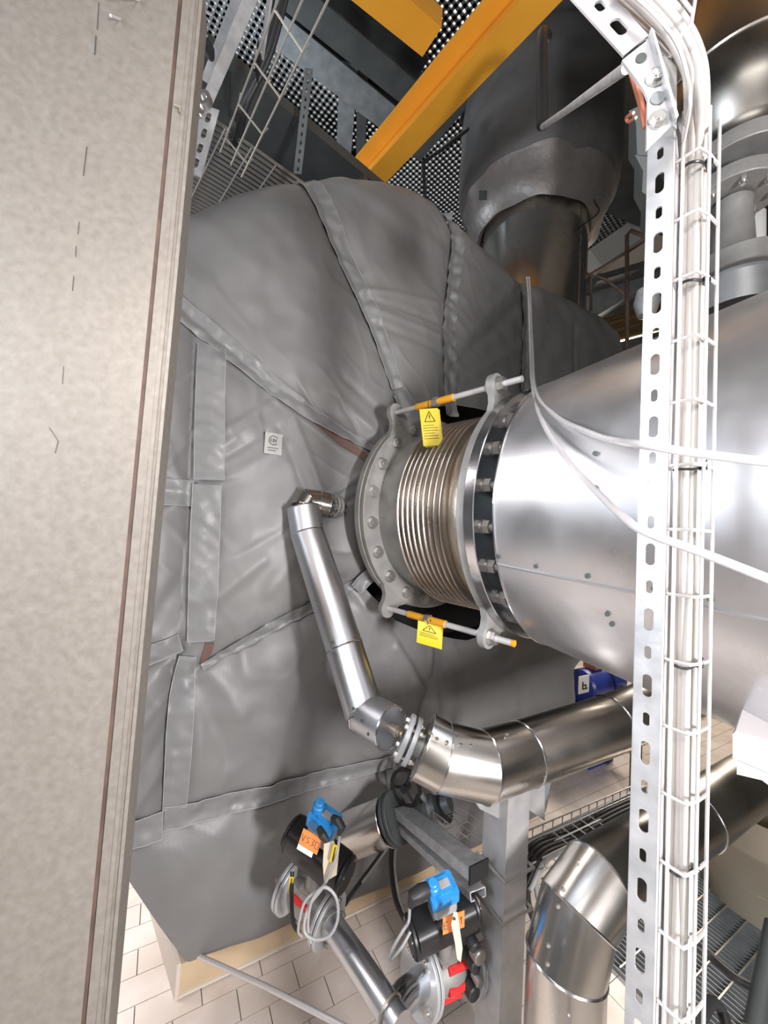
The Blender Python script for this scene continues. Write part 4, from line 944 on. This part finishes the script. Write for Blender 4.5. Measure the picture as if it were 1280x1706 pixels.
bp = P(985, 1140, 3.0)
MB().disc(bp - gA * .14, gA, .125, .25, 36, .015).build('motor_housing', 'navy', pu)
MB().disc(bp + gA * .11, gA, .135, .03, 36, .01).disc(bp + gA * .14, gA, .09, .2, 28, .01).build('end_bell', 'navy', pu)
MB().box(bp + A(0, 0, -.14), gA, gB, ZU, .55, .26, .05).box(bp + A(0, 0, -.62) + gA * .1, gA, gB, ZU, .9, .4, .1).build('base_frame', 'navy', pu)
MB().box(bp + A(0, 0, -.38), gA, gB, ZU, .3, .2, .5).build('pedestal', 'navy', pu)
MB().box(bp + ZU * .15 + gA * .02, gA, gB, ZU, .1, .1, .05).build('terminal_box', 'copper', pu)
for k in range(3): MB().tube([bp + gA * (.14 + .03 * k) - gB * .11, bp + gA * (.16 + .03 * k) - gB * .14 - ZU * .03], .014, 10).build('hose_nipple', 'blackrub', pu)
nc = on(973, 1140, bp - gB * .132, gB); np_ = MB().box(nc, gA, ZU, gB, .115, .12, .006).build('nameplate', 'white', pu)
nb_ = MB()
for ch, off in (('b', 0), ('.', .03)):
    for (u0, v0, u1, v1_) in GL[ch]:
        f_ = lambda u, v: nc - gB * .004 + gA * (off + (u - .5) * .035) + ZU * ((v - .5) * .05 - .005)
        nb_.tube([f_(u0, v0), f_(u1, v1_)], .005, 5)
nb_.build('nameplate_letters', 'black', np_)
solo(MB().bar(Zp(1058, 1330, 0), Zp(1058, 1330, 0) + ZU * 1.1, .05, .05, gA), 'black_support', 'steel_dark', 'black upright support right of the blue pump behind the slotted post', 'support')

# ================================================================== ABOVE: insulated riser and steelwork
rc = P(888, 420, 2.95); ris = thing('insulated_riser', 'vertical riser pipe wrapped in a grey padded jacket above the casing', 'insulated pipe', A(rc[0], rc[1], P(885, 500, 2.95)[2]))
zr = lambda y: on(885, y, rc, nrm(A(-.3, -1, 0)))[2]
rcx = A(rc[0], rc[1], 0)
def wob(prof, n, amp, seed, o):
    mb = MB().lathe(o, ZU, prof, n); out = []
    for v in mb.v:
        r = np.array(v) - o; q = noise.noise((v[0] * 6, v[1] * 6, v[2] * 9 + seed)); k = 1 + amp * q; out.append((o[0] + r[0] * k, o[1] + r[1] * k, v[2] + amp * .15 * noise.noise((v[0] * 9, v[1] * 9, seed)))) 
    mb.v = out; return mb
MB().lathe(rcx, ZU, [(zr(560), .375), (zr(380), .373)], 64).build('metal_sleeve', 'stainless', ris)
MB().tube([rcx + A(.21, -.311, zr(560)), rcx + A(.21, -.311, zr(385))], .003, 5).build('sleeve_seam', 'machined', ris)
wob([(zr(392), .375), (zr(404), .42), (zr(392), .47), (zr(376), .485), (zr(362), .50), (zr(350), .53)], 120, .05, 2, rcx).build('lower_frill', 'foil', ris, ang=70)
wob([(zr(356), .50), (zr(345), .545)] + [(z, .57) for z in np.linspace(zr(330), zr(200), 14)] + [(zr(180), .555), (zr(165), .53), (zr(150), .47), (zr(138), .40), (zr(132), .36)], 96, .02, 7, rcx).build('padded_jacket', 'quilt', ris, ang=70)
MB().lathe(rcx, ZU, [(zr(150), .34), (zr(70), .34), (zr(60), .42), (zr(-60), .42)], 48).build('upper_pipe', 'steel_dark', ris)
tags_ = MB()
for y in (215, 262, 318): tags_.tube([P(985, y - 8, 2.67), P(1003, y, 2.62), P(1020, y + 10, 2.58)], [.006, .009, .003], 6)
tags_.build('lacing_ends', 'quilt', ris)
MB().tube(smooth_path([P(993, 280, 2.65), P(990, 330, 2.60), P(998, 352, 2.58), P(975, 372, 2.58), P(962, 382, 2.58)]), .004, 5).build('lacing_cord', 'black', ris)
tg = P(805, 325, 2.43); MB().box(tg, A(1, -.05, 0), ZU, A(.05, 1, 0), .05, .06, .004).build('sewn_label', 'steel_dark', ris)

# U shaped tube hanging in front of the riser
ut = thing('bent_sampling_tube', 'dark upright tube joined to a galvanised rod in front of the padded riser', 'tube', P(905, 210, 1.3))
MB().tube(smooth_path([P(912, 62, 1.5), P(905, 55, 1.45), P(903, 75, 1.4), P(903, 140, 1.36), P(904, 208, 1.32)], 4), .019, 16).build('upright', 'blackrub', ut)
MB().tube([P(904, 211, 1.31), P(940, 187, 1.12), P(1045, 112, .62)], .0085, 12).build('rod', 'galv', ut)
bead(MB(), P(935, 12, 1.5), A(0, 0, 1), .001, .001, 4)
solo(MB().tube(smooth_path([P(1052, 118, .56), P(1062, 150, .56), P(1070, 180, .55), P(1076, 212, .55)], 5), .0042, 8), 'copper_braid', 'copper', 'copper earthing wire hanging behind the corner bracket', 'wire')
solo(MB().tube(smooth_path([P(1056, 188, .6), P(1044, 196, .62), P(1048, 203, .62), P(1060, 196, .6)], 5), .0022, 6), 'red_wire', 'copper', 'thin red wire loop left of the post head', 'wire')
db = thing('dark_junction_casting', 'dark angular casting behind the head of the slotted post', 'casting', P(1065, 320, .75))
rprism([(1048, 185), (1062, 178), (1082, 185), (1085, 260), (1062, 258), (1060, 205)], .72, F * .1 + RT * .062).build('upper_block', 'steel_dark', db)
rprism([(1058, 258), (1086, 262), (1086, 330), (1070, 320), (1072, 285)], .72, F * .1 + RT * .062).build('lower_block', 'steel_dark', db)

# yellow crane beam
by0 = P(634, 290, 2.45); bz = by0[2]
yb = thing('crane_beam', 'long yellow crane runway beam crossing under the grating', 'beam', by0)
def ext4(a, b, c, d, z, back, fwd):
    a, b, c, d = [Zp(*q, z) for q in (a, b, c, d)]          # a,b near end left/right; c,d far end right/left
    dr = nrm((a + b) / 2 - (c + d) / 2); sd2 = nrm(np.cross(dr, ZU)); m_ = (c + d) / 2; wd = (np.linalg.norm((a - b) - dr * ((a - b) @ dr)) + np.linalg.norm((c - d) - dr * ((c - d) @ dr))) / 2
    return m_ - dr * back, m_ + dr * fwd, wd, dr, sd2
f0, f1, wf, dirb, sdb = ext4((868, 0), (935, 0), (655, 291), (614, 286), bz, .8, 2.6)
MB().bar(f0, f1, wf, .014).build('lower_flange', 'yellow', yb)
MB().bar(f0 + ZU * .07, f1 + ZU * .07, .012, .13).build('web', 'yellow', yb)
u_l = Zp(578, 280, bz + .14); off = (u_l - f0) @ sdb; wu = abs(off) * 2
MB().bar(f0 + ZU * .14, f1 + ZU * .14, wu, .014).build('upper_flange', 'yellow', yb)

# second yellow member: end of a box girder coming from above
z2 = bz + .20
c4 = [Zp(x, y, z2) for x, y in [(580, -4), (704, 95), (736, 46), (640, -40)]]
yg = thing('yellow_girder_end', 'yellow girder end above the crane beam at the top', 'beam', c4[0])
ext = nrm(c4[0] - c4[1]) * .5
MB().prism([c4[0] + ext, c4[1], c4[2], c4[3] + ext], ZU * .10).build('girder', 'yellow', yg)
MB().disc(c4[0] * .35 + c4[2] * .65 + ZU * .1, ZU, .07, .10, 24).build('trolley_wheel', 'yellow', yg)

# overhead grating platform
GZ = EYE + 3.62
pg = thing('overhead_grating', 'fine steel grating platform overhead with light shining through its cells', 'grating', A(.2, 2.6, GZ))
mbx, mby = MB(), MB(); q0 = A(.1, 3.0, GZ)
span = 3.0; pz = .044
def bars(mb, d, s, n, pitch, w_, h_, L0_, L1_, zoff=0):
    for i in range(n):
        c = q0 + s * (pitch * (i - n / 2)); mb.bar(c + d * L0_ + ZU * zoff, c + d * L1_ + ZU * zoff, w_, h_)
bars(mbx, aX, aB, 130, pz, .0235, .032, -2.6, 3.0); bars(mby, aB, aX, 124, .045, .025, .014, -2.3, 2.8, -.009)
mbx.build('bearing_bars', 'galv_dark', pg, kind='stuff'); mby.build('cross_bars', 'galv_dark', pg, kind='stuff')
def beamz(a, b, z, w_, h_, name, label, m='steel_dark', web=True):
    p, q = Zp(*a, z), Zp(*b, z); t = thing(name, label, 'beam', p)
    MB().bar(p, q, w_, .012).build('lower_flange', m, t)
    MB().bar(p + ZU * h_ / 2, q + ZU * h_ / 2, .012, h_).build('web', m, t); MB().bar(p + ZU * h_, q + ZU * h_, w_, .012).build('upper_flange', m, t)
bZ = EYE + 3.26
beamz((470, -20), (700, 170), bZ, 0.18, 0.26, 'platform_beam', 'dark steel beam under the grating left of the yellow girder')
beamz((450, 40), (690, 230), bZ + .01, 0.21, 0.23, 'platform_beam', 'blue grey steel beam under the grating, running parallel nearer the casing', 'galv_dark')
beamz((582, 105), (570, 300), bZ + .03, 0.13, 0.20, 'platform_beam', 'short blue grey beam crossing between the two dark platform beams', 'galv_dark')
beamz((605, 90), (600, 300), bZ + .04, 0.08, 0.20, 'platform_beam', 'short dark beam beside the blue grey cross beam')
beamz((360, 170), (590, 300), bZ - .02, 0.17, 0.18, 'platform_beam', 'dark steel beam low under the grating just above the casing top')
beamz((690, 260), (800, 130), bZ, 0.14, 0.20, 'platform_beam', 'dark beam between the yellow beam and the padded riser')
pz_ = bZ + .05; solo(MB().prism([Zp(x, y, pz_) for x, y in [(765, 205), (800, 110), (960, -60), (1350, -60), (1350, 330), (1120, 400), (1000, 350)]], ZU * .03), 'overhead_dark_plate', 'steel_dark', 'near black plate added to darken the overhead around the top of the padded riser', 'plate')  # solid plate added so the overhead reads near black here
solo(MB().tube([P(708, 330, 2.6), P(706, 270, 2.6), P(735, 250, 2.6), P(780, 215, 2.7)], .012, 8), 'black_drain_tube', 'blackrub', 'thin black bent tube between yellow beam and riser', 'tube')
# lamp fittings above the grating
for i, (x, y) in enumerate([(-.9, 2.6), (.9, 2.8), (-.2, 4.6)]):
    t = thing('ceiling_light', ['long fluorescent lamp above the grating at left', 'long fluorescent lamp above the grating at right', 'long fluorescent lamp far back above the grating'][i], 'lamp', A(x, y, 6.3))
    MB().box(A(x, y, 6.33), aX, aB, ZU, 1.5, .2, .06).build('housing', 'white', t)
    MB().box(A(x, y, 6.29), aX, aB, ZU, 1.45, .16, .02).build('diffuser', 'lamp', t)

# coarse lower grating (cable rack) behind the casing top
LZ = EYE + 1.72
cg = thing('coarse_grating', 'coarse open steel grating just above the casing at upper left', 'grating', Zp(400, 290, LZ))
o0 = Zp(300, 330, LZ); du = aX; dv = aB
for i in range(38):
    a = o0 + du * (.03 * i - .55); MB().bar(a - dv * .25, a + dv * .82, .004, .016).build('bearing_bar', 'wire_dark', cg)
for j in range(9):
    a = o0 + dv * (.12 * j - .2); MB().bar(a - du * .56 - ZU * .009, a + du * .56 - ZU * .009, .005, .005).build('cross_bar', 'wire', cg)

q_ = o0 + dv * .3 + ZU * .22
solo(MB().box(q_, du, dv, ZU, 1.3, 1.2, .05).box(q_ + dv * .45 - ZU * .06, du, dv, ZU, 1.3, .03, .08), 'dark_backing_plate', 'steel_dark', 'flat dark plate added as a dark backing above the coarse grating', 'duct')  # plate added to give the coarse grating a dark background
# hanging strut channel, perforated arm and trays in the upper left
def V(x, y, d): return P(x, y, d)
hs = thing('hanging_strut_channel', 'grey strut channel slanting down from the top beside the left cabinet', 'strut', P(335, 160, 1.2))
a, b = P(345, 165, 1.25), P(430, -40, .95); d_ = nrm(b - a); s_ = nrm(np.cross(d_, -F)); u_ = np.cross(s_, d_); L = np.linalg.norm(b - a)
MB().box((a + b) / 2 + u_ * 0, d_, s_, u_, L, .085, .003).build('web', 'galv_dark', hs)
for k in (-1, 1): MB().box((a + b) / 2 + s_ * .042 * k + (-F) * .012, d_, s_, u_, L, .004, .03).build('lip', 'galv', hs)
pa = thing('perforated_bracket', 'pale perforated steel bracket ending beside the left cabinet edge', 'bracket', P(330, 300, 1.2))
a, b = P(322, 292, 1.22), P(352, 180, 1.2); d_ = nrm(b - a); s_ = nrm(np.cross(d_, -F)); L = np.linalg.norm(b - a); L_ = L
mb = MB(); slotted(mb, a - s_ * .027, s_, d_, .054, L, [(L * k, .018, .03) for k in (.18, .4, .62, .85)], .003); mb.build('slotted_face', 'galv', pa)
MB().disc(P(343, 172, 1.18), -F, .022, .02, 20, 0, .012).disc(P(338, 190, 1.18), -F, .010, .01, 12).build('hinge_bolt', 'bolt', pa)
def wire_ladder(p0_, p1_, side, w_, pitch, r, label, m='wire_dark', n=3, hook=.03):
    d = nrm(p1_ - p0_); L = np.linalg.norm(p1_ - p0_); side = nrm(side - d * (side @ d)); t = thing('hanging_wire_tray', label, 'cable tray', p0_)
    for j in range(n): o = side * w_ * (j / (n - 1) - .5); MB().tube([p0_ + o, p1_ + o], r, 6).build('long_wire', m, t)
    up = nrm(np.cross(d, side)); up = up if up[2] > 0 else -up
    u = MB().tube([-side * w_ / 2 + up * hook - side * .012, -side * w_ / 2 + up * .0, side * w_ / 2, side * w_ / 2 + up * hook], r, 6)
    rep(u, 'cross_wire', m, [p0_ + d * pitch * (i + .5) for i in range(int(L / pitch))], t); return t
wire_ladder(P(385, 275, 1.35), P(530, -60, .8), nrm(P(430, 275, 1.3) - P(395, 255, 1.3)), .085, .15, .0028, 'wire tray slanting down from the top centre left over the grating')
wire_ladder(P(345, 60, .95), P(190, -20, .7), nrm(P(300, 0, .9) - P(280, 30, .9)), .075, .12, .0022, 'wire tray crossing the top corner of the left cabinet', 'wire')
for i in range(4):
    cable_run([P(200, -30 - 6 * i, .80), P(260, 10 - 5 * i, .90), P(325, 55 - 6 * i, 1.0), P(352, 95 - 4 * i, 1.1)], .010, ['lowest', 'second lowest', 'second highest', 'highest'][i] + ' of the black cables crossing the top of the left cabinet', group='cables over the left cabinet')
vt = thing('vertical_flat_bar', 'beige grey flat bar dropping from the top with a black rubber end', 'bar', P(435, 100, 1.2))
a, b = P(437, 88, 1.22), P(455, -40, 1.05); MB().bar(a, b, .045, .006, -F).build('bar', 'galv_rust', vt)
c = P(430, 103, 1.2); MB().box(c, nrm(b - a), nrm(np.cross(b - a, F)), F, .07, .048, .02).build('rubber_end', 'black', vt)
pr = thing('perforated_rail', 'narrow upright perforated rail rising behind the casing top', 'rail', P(492, 285, 1.75))
a, b = P(496, 290, 1.75), P(515, 115, 1.75); d_ = nrm(b - a); s_ = nrm(np.cross(d_, -F)); L = np.linalg.norm(b - a)
mb = MB(); slotted(mb, a - s_ * .018, s_, d_, .036, L, [(L * (k + .5) / 12, .01, .02) for k in range(12)], .003); mb.build('slotted_face', 'galv_dark', pr)
for i in range(4):
    cable_run([P(470 + 5 * i, -30, 1.3), P(440 + 4 * i, 90, 1.35), P(405 + 3 * i, 170, 1.4), P(383 + 6 * i, 230, 1.5)], .006 + .002 * (i % 2), ['first', 'second', 'third', 'last'][i] + ' from the left of the black cables hanging by the slanting tray', group='black cables by the slanting tray')
for i in range(3):
    cable_run([P(372 + 5 * i, 120, 1.4), P(378 + 2 * i, 165, 1.4), P(392 - 4 * i, 210, 1.4), P(385 + 6 * i, 245, 1.5)], .006, ['left', 'middle', 'right'][i] + ' one of the short black cable loops right of the perforated bracket', group='short black cable loops')

# upper right: stainless flanged vessel
uc = P(1222, 330, 1.35); ucx = A(uc[0], uc[1], 0); zu = lambda y: on(1222, y, uc, nrm(A(-.5, -1, 0)))[2]
uv = thing('flanged_stainless_riser', 'dull golden stainless flanged pipe column rising at the upper right', 'pipe', A(uc[0], uc[1], zu(470)))
pxm = 1.35 / FPX
uo = ucx + A(.02, 0.0, 0)
MB().lathe(uo, ZU, [(zu(520), .11), (zu(470), .11)], 48).build('lower_pipe', 'flange_lt', uv)
MB().disc(uo + ZU * zu(470), ZU, .135, zu(440) - zu(470), 48, .003).build('flange', 'flange', uv)
MB().lathe(ucx, ZU, [(zu(440), .085), (zu(425), .062), (zu(350), .052), (zu(340), .055)], 40).build('neck', 'flange', uv)
MB().disc(ucx + ZU * zu(336), ZU, .128, zu(314) - zu(336), 48, .003).build('flange', 'flange', uv)
MB().lathe(uo, ZU, [(zu(314), .075), (zu(296), .075)], 40).build('gap_ring', 'steel_dark', uv)
MB().disc(uo + ZU * zu(292), ZU, .16, zu(268) - zu(292), 48, .003).build('flange', 'flange', uv)
for k in range(8):
    t = k * PI / 4 + .3; c = ucx + ZU * (zu(336) - .012) + .10 * A(math.cos(t), math.sin(t), 0)
    MB().hexa(c, ZU, .012, .012).disc(c - ZU * .01, ZU, .007, .08, 10).build('flange_bolt', 'bolt', uv)
uo2 = uo + A(.09, .12, 0)
MB().lathe(uo2, ZU, [(zu(270), .10), (zu(262), .15), (zu(245), .19), (zu(215), .17), (zu(200), .185), (zu(170), .235), (zu(120), .25), (zu(60), .25), (zu(-60), .25)], 64).build('bulged_body', 'stainless_dk', uv, ang=60)
bead(MB(), uo2 + ZU * zu(98), ZU, .252, .006, 60).build('band', 'bellows', uv)
solo(MB().tube([P(1252, 450, 1.6), P(1252, 360, 1.6)], .045, 24), 'white_pipe', 'white', 'short white pipe behind the flanged stainless column', 'pipe')

# background right: rails, slabs, gold pipe
for (pts, r, lb) in [(((1045, 600), (1045, 392), (1051, 384), (1085, 398)), .013, 'rusty brown guard rail post behind the slotted post'), (((975, 462), (1050, 418), (1090, 392)), .009, 'rusty brown slanting hand rail behind the slotted post'), (((985, 520), (985, 458), (1010, 466), (1040, 490)), .009, 'thin rusty rail loop right of the metal sleeve')]:
    solo(MB().tube([P(x, y, 2.6) for x, y in pts], r, 10), 'guard_rail', 'rust', lb, 'rail')
for i, (x0, y0, x1, y1, d, m) in enumerate([(985, 440, 1100, 360, 4.2, 'wall'), (960, 530, 1110, 440, 4.0, 'galv_dark'), (985, 475, 1100, 440, 3.8, 'steel_dark')]):
    solo(MB().bar(P(x0, y0, d), P(x1, y1, d), .2, .22 if i != 2 else .06), 'background_duct', m, ['pale grey duct furthest back beside the riser', 'blue grey duct behind the rusty hand rails', 'thin dark duct behind the rusty hand rails'][i], 'duct')
gp_ = thing('golden_pipe_rack', 'polished golden pipes lying behind the casing at the right', 'pipes', P(1000, 560, 3.0))
for i in range(3): MB().tube([P(985, 545 + i * 14, 3.1), P(1110, 508 + i * 16, 3.4)], .045, 20).build('pipe', 'gold', gp_)
solo(MB().lathe(P(1078, 505, 1.5), ZU, [(-.06, .0), (-.05, .03), (0, .045), (.05, .035), (.06, 0)], 24), 'blue_grey_knob', 'galv', 'blue grey rounded cap peeking left of the slotted post', 'cap')
